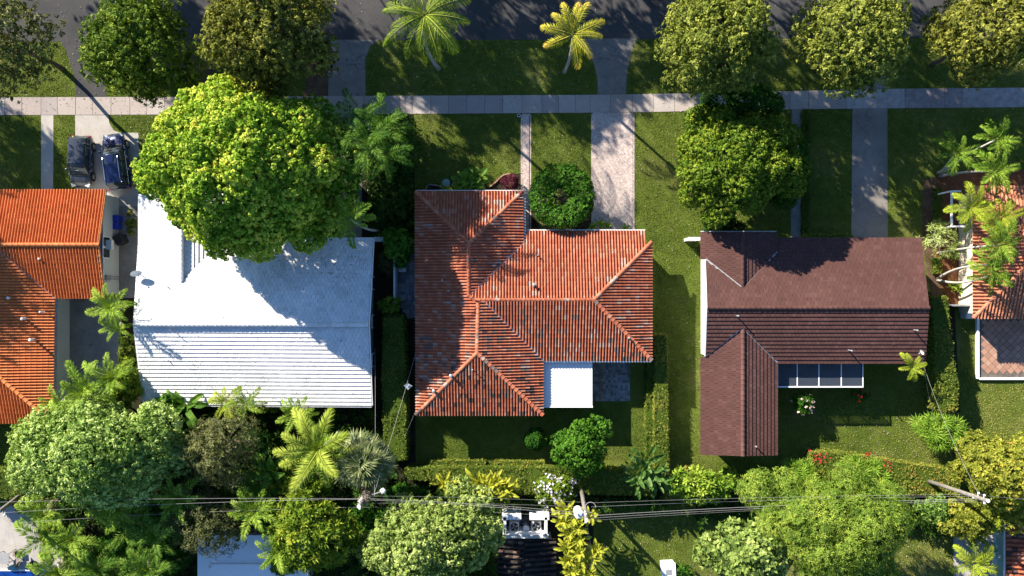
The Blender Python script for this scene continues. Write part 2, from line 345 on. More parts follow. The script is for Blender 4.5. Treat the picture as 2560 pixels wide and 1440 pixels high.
# ------------------------------------------------------------------ foliage builders
def unit(a): return a/np.maximum(np.linalg.norm(a,axis=-1,keepdims=True),1e-9)
def rosettes(C,Nn,k,L,Wd,elev,rng,tint,jit=0.25,tvar=0.10):
    """k leaves radiate round every centre C along normal Nn -> V,F,T of diamond quads"""
    n=len(C); Nn=unit(Nn)
    ref=np.where(np.abs(Nn[:,2:3])<0.9,np.array([[0,0,1.0]]),np.array([[1.0,0,0]]))
    A=unit(np.cross(ref,Nn)); B=np.cross(Nn,A)
    ph=rng.random((n,1))*2*PI+np.arange(k)[None,:]*(2*PI/k)+rng.normal(0,0.35,(n,k))
    el=elev+rng.normal(0,jit,(n,k)); ce,se=np.cos(el),np.sin(el)
    T=A[:,None,:]*np.cos(ph)[...,None]+B[:,None,:]*np.sin(ph)[...,None]
    D=T*ce[...,None]+Nn[:,None,:]*se[...,None]
    Q=np.cross(Nn[:,None,:],T)
    tw=rng.normal(0,0.35,(n,k,1)); Nl=-T*se[...,None]+Nn[:,None,:]*ce[...,None]
    Q=unit(Q+Nl*tw)
    l=L*(0.7+0.6*rng.random((n,k)))[...,None]; w=Wd*(0.75+0.5*rng.random((n,k)))[...,None]
    c=C[:,None,:]; b=c+D*l*0.08; tip=c+D*l-Nl*l*0.12; mid=c+D*l*0.52
    V=np.stack([b,mid-Q*w*0.5,tip,mid+Q*w*0.5],axis=2).reshape(-1,3)
    F=np.arange(n*k*4).reshape(-1,4)
    t=np.clip((tint[:,None]+rng.normal(0,tvar,(n,k))).ravel(),0,1)
    return V,F,t
def puffs(C,Nn,k,pr,L,Wd,rng,tint,tvar=0.10):
    """little rounded leaf bunches: k leaves lie like scales on a half ball round every centre"""
    n=len(C); Nn=unit(Nn); D=rng.normal(0,1,(n,k,3)); D=unit(D); dn=(D*Nn[:,None,:]).sum(2,keepdims=True)
    D=unit(np.where(dn<-0.1,D-2*dn*Nn[:,None,:],D)+Nn[:,None,:]*0.35)
    r=(pr*(0.75+0.5*rng.random((n,1,1))))
    p=C[:,None,:]+D*r*(0.8+0.35*rng.random((n,k,1)))
    A=unit(np.cross(D,rng.normal(0,1,(n,k,3)))); F_=unit(D+A*0.35); B=np.cross(F_,A); A=unit(np.cross(B,F_))
    l=L*(0.7+0.6*rng.random((n,k,1)))*0.5; w=Wd*(0.75+0.5*rng.random((n,k,1)))*0.5
    V=np.stack([p-A*l,p-B*w+A*l*0.1,p+A*l-D*l*0.3,p+B*w+A*l*0.1],axis=2).reshape(-1,3)
    F=np.arange(n*k*4).reshape(-1,4); t=np.clip((tint[:,None]+rng.normal(0,tvar,(n,k))).ravel(),0,1)
    return V,F,t
def thin(p,sp,rng):
    k=np.floor(p/sp+rng.random(3)).astype(np.int64); key=k[:,0]*73856093^k[:,1]*19349663^k[:,2]*83492791
    o=rng.permutation(len(p)); _,i=np.unique(key[o],return_index=True); return o[i]
def join(parts):
    V=[];F=[];T=[];o=0
    for v,f,t in parts:
        V.append(v); F.append(f+o); T.append(t); o+=len(v)
    return np.concatenate(V),np.concatenate(F),np.concatenate(T)
def lobe_points(lobes,per_m2,rng,lowcut=-0.35):
    pts=[];nrm=[];tl=[]
    L=np.array([[*c,r] for c,r in lobes])
    for i,(c,r) in enumerate(lobes):
        n=int(per_m2*4*PI*r*r*0.62)
        if n<4: n=4
        d=unit(rng.normal(0,1,(n,3))); d=d[(d[:,2]>lowcut)|(rng.random(n)<0.18)]
        p=np.array(c)+d*r*(0.86+0.20*rng.random((len(d),1)))*np.array([1,1,0.85])
        dist=np.linalg.norm(p[:,None,:]-L[None,:,:3],axis=2)/L[None,:,3]; dist[:,i]=9
        ok=(dist.min(axis=1)>0.84)
        pts.append(p[ok]); nrm.append(d[ok]); tl.append(np.full(ok.sum(),rng.normal(0,0.09)))
    return np.concatenate(pts),np.concatenate(nrm),np.concatenate(tl)
def ico(mb,c,r,m=0,t=0.3):
    mb.ball(c,r,seg=8,rings=6,m=m,t=t,zs=0.85)
def make_lobes(C,R,nl,lf,rng,zmin=-0.25,vary=0.3,outline=None,rag=0.10,gap=0.0):
    """lobes spread evenly over a domed crown whose plan is an uneven ellipse, or the given outline (world points)"""
    Rm=(R[0]+R[1])/2; ph=rng.random(6)*2*PI
    if outline is not None:
        oa=np.array([math.atan2(y-C[1],x-C[0]) for x,y in outline]); orr=np.array([math.hypot(x-C[0],y-C[1]) for x,y in outline]); k=np.argsort(oa); oa=oa[k]; orr=orr[k]
        oa=np.concatenate([oa[-1:]-2*PI,oa,oa[:1]+2*PI]); orr=np.concatenate([orr[-1:],orr,orr[:1]])
    lobes=[]
    for i in range(nl):
        a=i*2.39996+rng.normal(0,0.12); d=math.sqrt((i+0.6)/nl)*(1+rng.normal(0,0.03)); aa=(a+PI)%(2*PI)-PI
        if outline is not None: rad=float(np.interp(aa,oa,orr))
        else:
            rad=1/math.sqrt((math.cos(a)/R[0])**2+(math.sin(a)/R[1])**2)
            rad*=1+rag*(math.sin(2*a+ph[0])*0.7+math.sin(3*a+ph[1])+math.sin(5*a+ph[2])*0.8+math.sin(8*a+ph[3])*0.5)
        r=Rm*lf*(1-vary/2+vary*rng.random())
        rr=max(0,rad-r*0.80)*min(1,d)
        dome=math.sqrt(max(0,1-min(1,d)**2*0.98))
        z=zmin+(1-zmin)*dome; z+=rng.normal(0,0.07+0.25*gap)
        if gap and rng.random()<gap: continue
        lobes.append(((C[0]+rr*math.cos(a),C[1]+rr*math.sin(a),max(r*0.7,C[2]+R[2]*z-r*0.6)),r))
    return lobes
def grow(name,parent,lobes,mat,rng,dens,k,L,Wd,elev,up=0.45,core=0.72,lowcut=-0.35,sprig=0.0,flower=None,tb=0.5,tvar=0.10,puff=None):
    p,d,tl=lobe_points(lobes,dens,rng,lowcut)
    if puff: i=thin(p,puff[1],rng); p=p[i]; d=d[i]; tl=tl[i]
    if sprig: p=p+d*np.abs(rng.normal(0,sprig,(len(p),1)))
    n=d+np.array([0,0,up*0.6])+rng.normal(0,0.22,d.shape)
    ft=0.16*np.sin(p[:,0]*1.7+1.1*np.sin(p[:,1]*1.3))*np.sin(p[:,1]*1.9+p[:,2])
    tint=tb+tl+ft*0.6+rng.normal(0,0.12,len(p))
    parts=[puffs(p,n,k,puff[0],L,Wd,rng,tint,tvar) if puff else rosettes(p,n,k,L,Wd,elev,rng,tint,tvar=tvar)]
    V,F,T=join(parts)
    o=np_mesh(name,V,F,T,mat,parent)
    if core:
        q,e,_=lobe_points([(c,r*min(0.86,core+0.04)) for c,r in lobes],11 if np.mean([r for _,r in lobes])>0.6 else 34,rng,-0.6)
        il=min(0.38,0.42*float(np.mean([r for _,r in lobes]))+0.06)
        V,F,T=rosettes(q,e+rng.normal(0,0.25,e.shape),5,il,il*0.62,0.12,rng,tb-0.05+rng.normal(0,0.10,len(q)),jit=0.35)
        np_mesh('inner_foliage',V,F,T,mat,parent)
    if flower:
        fm,prob,fs,fname=flower
        s=(rng.random(len(p))<prob)&(d[:,2]>0.0)
        fp=p[s]+unit(n[s])*L*0.8; V,F,T=rosettes(fp,n[s],5,fs,fs*0.8,0.5,rng,np.full(s.sum(),0.5),tvar=0.2)
        f=np_mesh(fname,V,F,T,fm,parent); f['kind']='stuff'
    return o
def trunk_with_limbs(parent,base,top,r,lobes,mat,rng,nlimb=8,wob=0.15):
    mb=MB(); b=Vector(base); t=Vector(top); pts=[]
    for i in range(5):
        f=i/4; q=b.lerp(t,f); q.x+=rng.normal(0,wob)*(0<i<4); q.y+=rng.normal(0,wob)*(0<i<4); pts.append(q)
    mb.tube(pts,[r*1.35,r,r*0.9,r*0.8,r*0.62],8)
    idx=rng.permutation(len(lobes))[:nlimb]
    for i in idx:
        c=Vector(lobes[i][0]); s=pts[2].lerp(pts[4],rng.random()); m=s.lerp(c,0.5)+Vector((rng.normal(0,.2),rng.normal(0,.2),-0.25))
        mb.tube([s,m,c],[r*0.45,r*0.28,r*0.10],5)
    return mb.build('trunk',mat,parent,smooth=True)
def broadleaf(label,cat,cx,cy,rx,ry,hm,rz,mat,seed,name='broadleaf_tree',group=None,nl=26,lf=0.36,dens=13,k=8,L=0.22,Wd=0.11,
              elev=0.45,core=0.70,up=0.45,tr=0.16,bark='bark',sprig=0.0,extra=(),base=None,flower=None,trunk=True,zmin=-0.25,tb=0.5,limbs=8,lowcut=-0.35,vary=0.3,crown='crown',tvar=0.10,outline=None,rag=0.10,puff=None,gap=0.0):
    rng=np.random.default_rng(seed); C=P(cx,cy,hm); kk=(1-hm/HC)/S
    R=(rx*kk,ry*kk,rz); b=P(*base) if base else Vector((C.x,C.y,0))
    t=thing(name,label,cat,(b.x,b.y,0),group)
    lobes=make_lobes(C,R,nl,lf,rng,zmin,vary,[tuple(P(x,y,hm)[:2]) for x,y in outline] if outline else None,rag,gap)
    for (ex,ey,eh,er) in extra:
        q=P(ex,ey,eh); lobes.append(((q.x,q.y,q.z),er*(1-eh/HC)/S))
    if trunk: trunk_with_limbs(t,(b.x,b.y,-0.05),(C.x,C.y,max(0.3,hm-rz*0.1)),tr,lobes,M[bark],rng,limbs)
    grow(crown,t,lobes,M[mat],rng,dens,k,L,Wd,elev,up,core,lowcut,sprig,flower,tb,tvar,puff)
    return t
def inside(poly,x,y):
    c=np.zeros(len(x),bool); n=len(poly)
    for i in range(n):
        x1,y1=poly[i]; x2,y2=poly[(i+1)%n]
        cond=((y1>y)!=(y2>y))&(x<(x2-x1)*(y-y1)/((y2-y1) if y2!=y1 else 1e-9)+x1); c^=cond
    return c
def sample_poly(poly,n,rng):
    a=np.array(poly); lo=a.min(0); hi=a.max(0); X=[];Y=[];c=0
    while c<n:
        x=lo[0]+rng.random(n)*(hi[0]-lo[0]); y=lo[1]+rng.random(n)*(hi[1]-lo[1]); k=inside(poly,x,y)
        X.append(x[k]);Y.append(y[k]); c+=k.sum()
    return np.concatenate(X)[:n],np.concatenate(Y)[:n]
def area(poly):
    return abs(sum(poly[i][0]*poly[(i+1)%len(poly)][1]-poly[(i+1)%len(poly)][0]*poly[i][1] for i in range(len(poly))))/2
def hedge(label,pts,h,seed,mat='lf_hedge',group='clipped hedges between the gardens',dens=60,L=0.11,Wd=0.07,k=4,rough=0.06,tb=0.5,flower=None,name='hedge',cat='hedge'):
    """clipped hedge; pts = outline of its top in photograph pixels at height h"""
    rng=np.random.default_rng(seed); poly=[tuple(P(x,y,h)[:2]) for x,y in pts]
    ar=sum(poly[i][0]*poly[(i+1)%len(poly)][1]-poly[(i+1)%len(poly)][0]*poly[i][1] for i in range(len(poly)))
    if ar<0: poly=poly[::-1]
    c=np.mean(poly,axis=0); t=thing(name,label,cat,(c[0],c[1],0),group)
    core=MB(); core.prism([(c[0]+(p[0]-c[0])*0.985,c[1]+(p[1]-c[1])*0.985) for p in poly],0,h-0.10,t=0.25)
    core.build('inner_foliage',M[mat],t)
    n=int(area(poly)*dens); x,y=sample_poly(poly,n,rng)
    wob=rough*(np.sin(x*2.3+seed)+np.sin(y*1.9+x)+rng.normal(0,0.6,n))
    Pp=[np.stack([x,y,h-0.05+wob],1)]; Nn=[np.tile([0,0,1.0],(n,1))+rng.normal(0,0.35,(n,3))]
    for i in range(len(poly)):
        a=np.array(poly[i]); b=np.array(poly[(i+1)%len(poly)]); d=b-a; l=np.linalg.norm(d)
        if l<0.05: continue
        m=int(l*h*dens*0.8); f=rng.random(m)[:,None]; nn=np.array([d[1],-d[0]])/l
        q=a+d*f+nn*(rng.normal(0,rough*0.8,(m,1))); z=rng.random(m)*h
        Pp.append(np.column_stack([q,z])); Nn.append(np.tile([nn[0],nn[1],0.35],(m,1))+rng.normal(0,0.35,(m,3)))
    Pp=np.concatenate(Pp); Nn=np.concatenate(Nn)
    tint=tb+0.13*np.sin(Pp[:,0]*0.9+seed)*np.sin(Pp[:,1]*1.1)+rng.normal(0,0.14,len(Pp))
    V,F,T=rosettes(Pp,Nn,k,L,Wd,0.45,rng,tint); np_mesh('foliage',V,F,T,M[mat],t)
    if flower:
        fm,fp,fs=flower; Q=[]
        for fx,fy,fr,fn in fp:
            q=P(fx,fy,h); Q.append(np.column_stack([q.x+rng.normal(0,fr,fn),q.y+rng.normal(0,fr,fn),np.full(fn,h+0.08)]))
        Q=np.concatenate(Q); V,F,T=rosettes(Q,np.tile([0,0,1.0],(len(Q),1)),5,fs,fs*0.8,0.5,rng,np.full(len(Q),0.5)); f=np_mesh('flower',V,F,T,fm,t); f['kind']='stuff'
    return t

# ------------------------------------------------------------------ palms
def frond_mesh(name,L,el0,droop,nl,ll,lw,sag,mat,rng,a0=75,a1=28,vee=0.35,base=0.10,tb=0.5,tip=0.0):
    m=24; th=el0; pts=[np.zeros(3)]; ds=[]
    for i in range(m):
        f=i/m; a=el0-droop*(f**1.25); d=np.array([math.cos(a),0,math.sin(a)]); ds.append(d); pts.append(pts[-1]+d*L/m)
    pts=np.array(pts); V=[];F=[];T=[]
    def at(f):
        x=f*m; i=min(int(x),m-1); return pts[i]+(pts[i+1]-pts[i])*(x-i),ds[i]
    for j in range(nl):
        f=base+(1-base)*(j+0.5)/nl; p,d=at(f); up=np.array([-d[2],0,d[0]])
        prof=(math.sin(PI*min(1,(f-base)/(1-base)*0.92+0.10)))**0.55
        for s in (-1,1):
            a=RAD(a0+(a1-a0)*f+rng.normal(0,4)); l=ll*prof*(0.85+0.3*rng.random())
            dr=d*math.cos(a)+np.array([0,s,0])*math.sin(a)*math.cos(vee)+up*math.sin(a)*math.sin(vee)
            dr=dr/np.linalg.norm(dr); side=np.cross(dr,up); side/=max(1e-6,np.linalg.norm(side))
            w=lw*(0.8+0.4*rng.random()); sg=sag*(0.7+0.6*rng.random())
            b=len(V); mid=p+dr*l*0.42-np.array([0,0,sg*l*0.12]); tp=p+dr*l*0.95-np.array([0,0,sg*l*0.75])
            V+= [p,mid-side*w,tp,mid+side*w]; F.append((b,b+1,b+2,b+3)); T.append(min(1,max(0,tb+rng.normal(0,0.1)+tip*(f-0.5))))
    # rachis
    n=9; rb=len(V)
    for i in range(n):
        p,d=at(i/(n-1)*0.97); r=0.035*L/3*(1-0.8*i/(n-1)); up=np.array([-d[2],0,d[0]])
        V+= [p+np.array([0,-r,0]),p+up*r,p+np.array([0,r,0])]
    for i in range(n-1):
        a=rb+i*3
        F.append((a,a+1,a+4,a+3)); T.append(0.75); F.append((a+1,a+2,a+5,a+4)); T.append(0.75)
    me=bpy.data.meshes.new(name); me.from_pydata([tuple(v) for v in V],[],F); me.materials.append(mat)
    at_=me.attributes.new('tint','FLOAT','FACE'); at_.data.foreach_set('value',T); me.update(); return me
def fan_mesh(name,pet,R,seg,mat,rng):
    V=[];F=[];T=[]; c=np.array([pet*math.cos(0.5),0,pet*math.sin(0.5)])
    V+=[(0,-.02,0),(0,.02,0),tuple(c+[0,.015,0]),tuple(c-[0,.015,0])]; F.append((0,1,2,3)); T.append(0.8)
    for i in range(seg):
        a=RAD(-125+250*(i+0.5)/seg); l=R*(0.75+0.3*math.cos(a*0.6))*(0.9+0.2*rng.random())
        d=np.array([math.cos(a)*0.95,math.sin(a),0.30*math.cos(a)]); q=np.array([-math.sin(a),math.cos(a),0]); w=R*0.065
        b=len(V); mid=c+d*l*0.5; tp=c+d*l-np.array([0,0,l*0.28*(0.6+rng.random())])
        V+=[tuple(c),tuple(mid-q*w),tuple(tp),tuple(mid+q*w)]; F.append((b,b+1,b+2,b+3)); T.append(min(1,max(0,0.5+rng.normal(0,0.13))))
    me=bpy.data.meshes.new(name); me.from_pydata(V,[],F); me.materials.append(mat)
    at_=me.attributes.new('tint','FLOAT','FACE'); at_.data.foreach_set('value',T); me.update(); return me
def paddle_mesh(name,pet,L,Wd,el,droop,mat,rng,tb=0.5,torn=0.0):
    """banana / strelitzia / croton leaf: stalk and an arching blade folded on its midrib"""
    n=9; V=[];F=[];T=[]; pts=[];a=el; p=np.zeros(3); tot=pet+L; st=16; path=[p.copy()]; dirs=[]
    for i in range(st):
        f=i/st; an=el-droop*f**1.5; d=np.array([math.cos(an),0,math.sin(an)]); dirs.append(d); p=p+d*tot/st; path.append(p.copy())
    def at(f):
        x=min(max(f,0),0.9999)*st; i=int(x); return path[i]+(path[i+1]-path[i])*(x-i),dirs[i]
    f0=pet/tot
    q0,_=at(0); q1,_=at(f0); V+=[tuple(q0+[0,-.02,0]),tuple(q0+[0,.02,0]),tuple(q1+[0,.018,0]),tuple(q1+[0,-.018,0])]; F.append((0,1,2,3)); T.append(0.7)
    for i in range(n+1):
        g=i/n; q,d=at(f0+(1-f0)*g); up=np.array([-d[2],0,d[0]]); w=Wd*(math.sin(PI*min(1,g*0.93+0.05))**0.7)*(1+torn*rng.normal(0,0.3))
        if i==n: w=0.01
        V+=[tuple(q+np.array([0,-w,0])+up*w*0.35),tuple(q),tuple(q+np.array([0,w,0])+up*w*0.35)]
    for i in range(n):
        a=4+i*3; t0=min(1,max(0,tb+rng.normal(0,0.10)))
        F.append((a,a+1,a+4,a+3)); T.append(t0); F.append((a+1,a+2,a+5,a+4)); T.append(min(1,max(0,t0+rng.normal(0,0.05))))
    me=bpy.data.meshes.new(name); me.from_pydata(V,[],F); me.materials.append(mat)
    at_=me.attributes.new('tint','FLOAT','FACE'); at_.data.foreach_set('value',T); me.update(); return me
_r=np.random.default_rng(5)
FR={}
def species(key,fn): FR[key]=[fn(i) for i in range(3)]
species('coco',lambda i:frond_mesh('frond',3.9,0.6+0.12*i,1.75,46,0.72,0.024,1.2,M['fr_coco'],_r,vee=0.05))
species('coco_big',lambda i:frond_mesh('frond',4.2,0.9+0.1*i,1.5,46,0.95,0.045,0.55,M['fr_coco'],_r,vee=0.15,tb=0.62,tip=0.25))
species('golden',lambda i:frond_mesh('frond',2.7,0.6+0.15*i,1.45,34,0.62,0.024,0.9,M['fr_yellow'],_r,vee=0.1,tb=0.5,tip=0.75))
species('adon',lambda i:frond_mesh('frond',2.0,0.75,1.6,26,0.50,0.034,0.35,M['fr_fresh'],_r,vee=0.5,tb=0.55))
species('adon_dark',lambda i:frond_mesh('frond',2.6,0.8,1.5,26,0.62,0.034,0.5,M['fr_dark'],_r,vee=0.45,tb=0.5))
species('areca',lambda i:frond_mesh('frond',2.3,1.15,1.6,28,0.55,0.034,0.5,M['fr_fresh'],_r,vee=0.45,tb=0.6))
species('areca_dark',lambda i:frond_mesh('frond',2.4,1.1,1.5,28,0.60,0.034,0.6,M['fr_dark'],_r,vee=0.4,tb=0.6))
species('limep',lambda i:frond_mesh('frond',1.9,0.75,1.5,24,0.50,0.038,0.35,M['fr_lime'],_r,vee=0.4,tb=0.55))
species('dry',lambda i:frond_mesh('dry_frond',2.0,-0.1,1.0,22,0.55,0.03,0.9,M['drybrown'],_r,vee=0.0,tb=0.6))
species('fan',lambda i:fan_mesh('fan_leaf',1.25,1.05,26,M['fr_fan'],_r))
species('fan_green',lambda i:fan_mesh('fan_leaf',0.45,0.55,10,M['fr_fresh'],_r))
species('banana',lambda i:paddle_mesh('leaf',0.5,2.2,0.30,1.1,1.7,M['pd_green'],_r,0.5,0.5))
species('croton',lambda i:paddle_mesh('leaf',0.35,0.75,0.12,1.25,1.6,M['pd_yellow'],_r,0.55))
species('heli',lambda i:paddle_mesh('leaf',0.5,0.95,0.13,1.25,1.45,M['pd_yellow'],_r,0.5))
species('strel',lambda i:paddle_mesh('leaf',0.9,1.25,0.20,1.05,0.9,M['pd_dark'],_r,0.6))
species('shell',lambda i:paddle_mesh('leaf',0.15,0.62,0.15,0.9,1.2,M['pd_green'],_r,0.6))
species('brom',lambda i:paddle_mesh('leaf',0.02,0.45,0.045,0.8,0.8,M['fr_fresh'],_r,0.6))
def fronds(parent,top,n,keys,rng,s=1.0,sv=0.12,pitch=(-0.25,0.5),az=None,part='frond'):
    """n leaves round the growing point; low ones hang more. az: explicit azimuths in degrees, image-wise (0=right, 90=up)"""
    off=worldloc(parent)
    for i in range(n):
        key=keys if isinstance(keys,str) else keys[i%len(keys)]
        me=FR[key][int(rng.integers(3))]
        o=bpy.data.objects.new(part if key!='dry' else 'dry_frond',me); COL.objects.link(o); o.parent=parent
        f=i/max(1,n-1)
        a=RAD(az[i]) if az and i<len(az) else i*2.39996+rng.normal(0,0.15)
        p=pitch[0]+(pitch[1]-pitch[0])*(1-f)+rng.normal(0,0.08)     # positive = tips lower
        if az: p=pitch[0]+(pitch[1]-pitch[0])*rng.random()
        o.rotation_euler=(rng.normal(0,0.12),p,a); sc=s*(1+rng.normal(0,sv)); o.scale=(sc,sc,sc)
        o.location=Vector(top)-off
def palm(label,cx,cy,h,base,n,key,seed,s=1.0,r=0.13,group=None,pitch=(-0.3,0.6),az=None,bow=0.3,name='palm_tree',cat='palm tree',shaft=True,dry=0,bark='bark_pale'):
    rng=np.random.default_rng(seed); T=P(cx,cy,h); B=P(base[0],base[1],0)
    t=thing(name,label,cat,(B.x,B.y,0),group); pts=[]; d=T-B; side=Vector((-d.y,d.x,0)); side=side.normalized() if side.length>0.01 else Vector((1,0,0))
    for i in range(8):
        f=i/7; q=Vector((B.x+d.x*f**1.2,B.y+d.y*f**1.2,-0.05+(h+0.05)*f))+side*bow*math.sin(PI*f); pts.append(q)
    mb=MB(); mb.tube(pts,[r*1.5]+[r*(1.05-0.35*i/7) for i in range(1,8)],8); mb.build('trunk',M[bark],t,smooth=True)
    if shaft:
        m2=MB(); m2.tube([T-Vector((0,0,0.45)),T-Vector((0,0,0.1)),T+Vector((0,0,0.15))],[r*1.0,r*1.1,r*0.4],7); m2.build('crownshaft',M['petiole'],t,smooth=True)
    fronds(t,T,n,key,rng,s,pitch=pitch,az=az)
    if dry: fronds(t,T-Vector((0,0,0.2)),dry,'dry',rng,s*0.8,pitch=(0.5,1.0))
    return t
def clump(label,spots,key,n,seed,s=1.0,pitch=(-0.5,0.5),name='shrub',cat='plant',group=None,part='leaf',stem=True,mixed=None):
    """plants with several growing points; spots = (px,py,h)"""
    rng=np.random.default_rng(seed); c=sum((P(*q) for q in spots),Vector())/len(spots)
    t=thing(name,label,cat,(c.x,c.y,0),group); mb=MB()
    for i,(x,y,h) in enumerate(spots):
        T=P(x,y,h)
        if stem: mb.tube([(T.x*0.4+c.x*0.6,T.y*0.4+c.y*0.6,-0.02),(T.x*0.8+c.x*0.2,T.y*0.8+c.y*0.2,h*0.6),T],[0.05,0.04,0.03],5)
        fronds(t,T,n,mixed or key,rng,s,pitch=pitch,part=part)
    if stem: mb.build('stem',M['petiole'],t)
    return t

# ------------------------------------------------------------------ roofs
def clip(poly,A,B):
    """keep the part of poly (list of (s,w,z)) left of A->B"""
    out=[]; n=len(poly); dx,dy=B[0]-A[0],B[1]-A[1]
    def side(p): return dx*(p[1]-A[1])-dy*(p[0]-A[0])
    for i in range(n):
        p=poly[i]; q=poly[(i+1)%n]; a=side(p); b=side(q)
        if a>=0: out.append(p)
        if (a>=0)!=(b>=0):
            f=a/(a-b); out.append(tuple(p[k]+(q[k]-p[k])*f for k in range(3)))
    return out
def tile_template(kind,ps,pw):
    q=[]
    if kind=='barrel':
        prof=[(0.02,0.0),(0.07,0.075),(0.18,0.122),(0.33,0.140),(0.47,0.120),(0.57,0.072),(0.62,0.0),(1.0,0.004)]
        sc=ps/0.24
        for (a,za),(b,zb) in zip(prof[:-1],prof[1:]):
            za*=sc; zb*=sc; lo=0.024; hi=0.0
            q.append([(a*ps,-0.03,za+lo),(b*ps,-0.03,zb+lo),(b*ps,pw,zb+hi),(a*ps,pw,za+hi)])
            q.append([(a*ps,-0.03,za+lo-0.03),(b*ps,-0.03,zb+lo-0.03),(b*ps,-0.03,zb+lo),(a*ps,-0.03,za+lo)])
    else:
        g=0.009; lo=0.078; hi=0.012
        q.append([(g,-0.01,lo),(ps-g,-0.01,lo),(ps-g,pw,hi),(g,pw,hi)])
        q.append([(g,-0.01,0),(ps-g,-0.01,0),(ps-g,-0.01,lo),(g,-0.01,lo)])
        q.append([(g,-0.01,lo-0.05),(g,-0.01,lo),(g,pw,hi),(g,pw,hi-0.02)])
        q.append([(ps-g,-0.01,lo),(ps-g,-0.01,lo-0.05),(ps-g,pw,hi-0.02),(ps-g,pw,hi)])
    return q
class Roof:
    def __init__(s,parent,kind,ps,pw,mat,deckmat,capmat,seed,maxobj=300):
        s.parent=parent; s.kind=kind; s.ps=ps; s.pw=pw; s.mat=mat; s.dm=deckmat; s.cap=capmat; s.rng=random.Random(seed)
        s.deck=MB(); s.stuff=MB(); s.full=[]; s.tpl=tile_template(kind,ps,pw); s.maxobj=maxobj; s.caps=[]; s.planes=[]
        s.flash=MB()
    def plane(s,eave,h,pitch,poly,off=0.0):
        """eave: two px points of the eave line at height h (direction chosen so that up-slope is on its left); poly: px outline"""
        A=P(eave[0][0],eave[0][1],h); B=P(eave[1][0],eave[1][1],h)
        cx=sum(p[0] for p in poly)/len(poly); cy=sum(p[1] for p in poly)/len(poly); Cc=P(cx,cy,h+0.5)
        u=(B-A); u.z=0; u.normalize(); v=Vector((-u.y,u.x,0))
        if (Cc-A).dot(v)<0: A,B=B,A; u=-u; v=-v
        tn=math.tan(RAD(pitch)); cp=math.cos(RAD(pitch))
        def ray(px,py):
            a=(px-1280)/S; b=(720-py)/S      # point=(a(1-z/H), b(1-z/H), z)
            # z = h + tn*(v.(p-A))
            k=a*v.x+b*v.y; z=(h+tn*(k-A.x*v.x-A.y*v.y))/(1+tn*k/HC)
            return Vector((a*(1-z/HC),b*(1-z/HC),z))
        pts=[ray(*p) for p in poly]
        vs=Vector((v.x*cp,v.y*cp,math.sin(RAD(pitch)))); nn=u.cross(vs)
        sw=[((p-A).dot(u),(p-A).dot(vs)) for p in pts]
        ar=sum(sw[i][0]*sw[(i+1)%len(sw)][1]-sw[(i+1)%len(sw)][0]*sw[i][1] for i in range(len(sw)))
        if ar<0: sw=sw[::-1]; pts=pts[::-1]
        s.deck.add([p-nn*0.012 for p in pts],[tuple(range(len(pts)))])
        s.planes.append((A,u,vs,nn))
        lo0=min(p[0] for p in sw); hi0=max(p[0] for p in sw); lo1=min(p[1] for p in sw); hi1=max(p[1] for p in sw)
        n=len(sw)
        def ins(x,y):
            for i in range(n):
                a=sw[i]; b=sw[(i+1)%n]
                if (b[0]-a[0])*(y-a[1])-(b[1]-a[1])*(x-a[0])<-1e-6: return False
            return True
        W3=lambda q:A+u*q[0]+vs*q[1]+nn*q[2]
        pid=len(s.planes)
        for j in range(int(math.floor(lo1/s.pw))-1,int(math.ceil(hi1/s.pw))+1):
            sh=(0.5*s.ps if (s.kind!='barrel' and j%2) else 0)
            for i in range(int(math.floor(lo0/s.ps))-1,int(math.ceil(hi0/s.ps))+2):
                s0=i*s.ps-sh; w0=j*s.pw; s1=s0+s.ps; w1=w0+s.pw
                if s1<lo0 or s0>hi0 or w1<lo1-0.03 or w0>hi1: continue
                full=ins(s0,w0) and ins(s1,w0) and ins(s0,w1) and ins(s1,w1)
                if full:
                    s.full.append((W3((s0,w0,0)),u,vs,nn)); continue
                t=s.rng.random()
                for q in s.tpl:
                    z=[(a+s0,b+w0,c) for a,b,c in q]
                    for e in range(n):
                        a=sw[e]; b=sw[(e+1)%n]
                        if abs(a[1]-b[1])<0.02 and min(a[1],b[1])<0.02:   # eave edge: let the lip overhang
                            a=(a[0],a[1]-0.04); b=(b[0],b[1]-0.04)
                        z=clip(z,a,b)
                        if len(z)<3: break
                    if len(z)>=3: s.stuff.add([W3(p) for p in z],[tuple(range(len(z)))],0,t+0.001)
        return ray
    def ridge(s,a,b,r=0.15,step=0.36,lift=0.02,start=0.0):
        """cap tiles along the 3-D line a->b, low end first"""
        a=Vector(a); b=Vector(b)
        if a.z>b.z+0.01: a,b=b,a
        d=b-a; n=max(1,int(round(d.length/step))); d=d/n
        for i in range(n): s.caps.append((a+d*i,d,r,lift))
    def valley(s,a,b,w=0.08):
        a=Vector(a); b=Vector(b); d=(b-a); q=Vector((-d.y,d.x,0)).normalized()*w
        s.flash.add([a-q+Vector((0,0,.09)),b-q+Vector((0,0,.09)),b+q+Vector((0,0,.09)),a+q+Vector((0,0,.09))],[(0,1,2,3)])
    def finish(s,fl='flashing'):
        root=s.deck.build('roof',s.dm,s.parent); off=worldloc(root)
        ctr=lambda f:(f[0].x**2+f[0].y**2)
        s.full.sort(key=ctr)
        s.full=[(f[0]+f[3]*s.rng.gauss(0,0.0018)+f[1]*s.rng.gauss(0,0.002)+f[2]*s.rng.gauss(0,0.002),)+f[1:] for f in s.full]   # tiles sit a little unevenly
        # unit tile mesh
        me=bpy.data.meshes.new('tile'); mb=MB()
        for q in s.tpl: mb.add(q,[tuple(range(len(q)))])
        me.from_pydata(mb.v,[],mb.f); me.materials.append(s.mat)
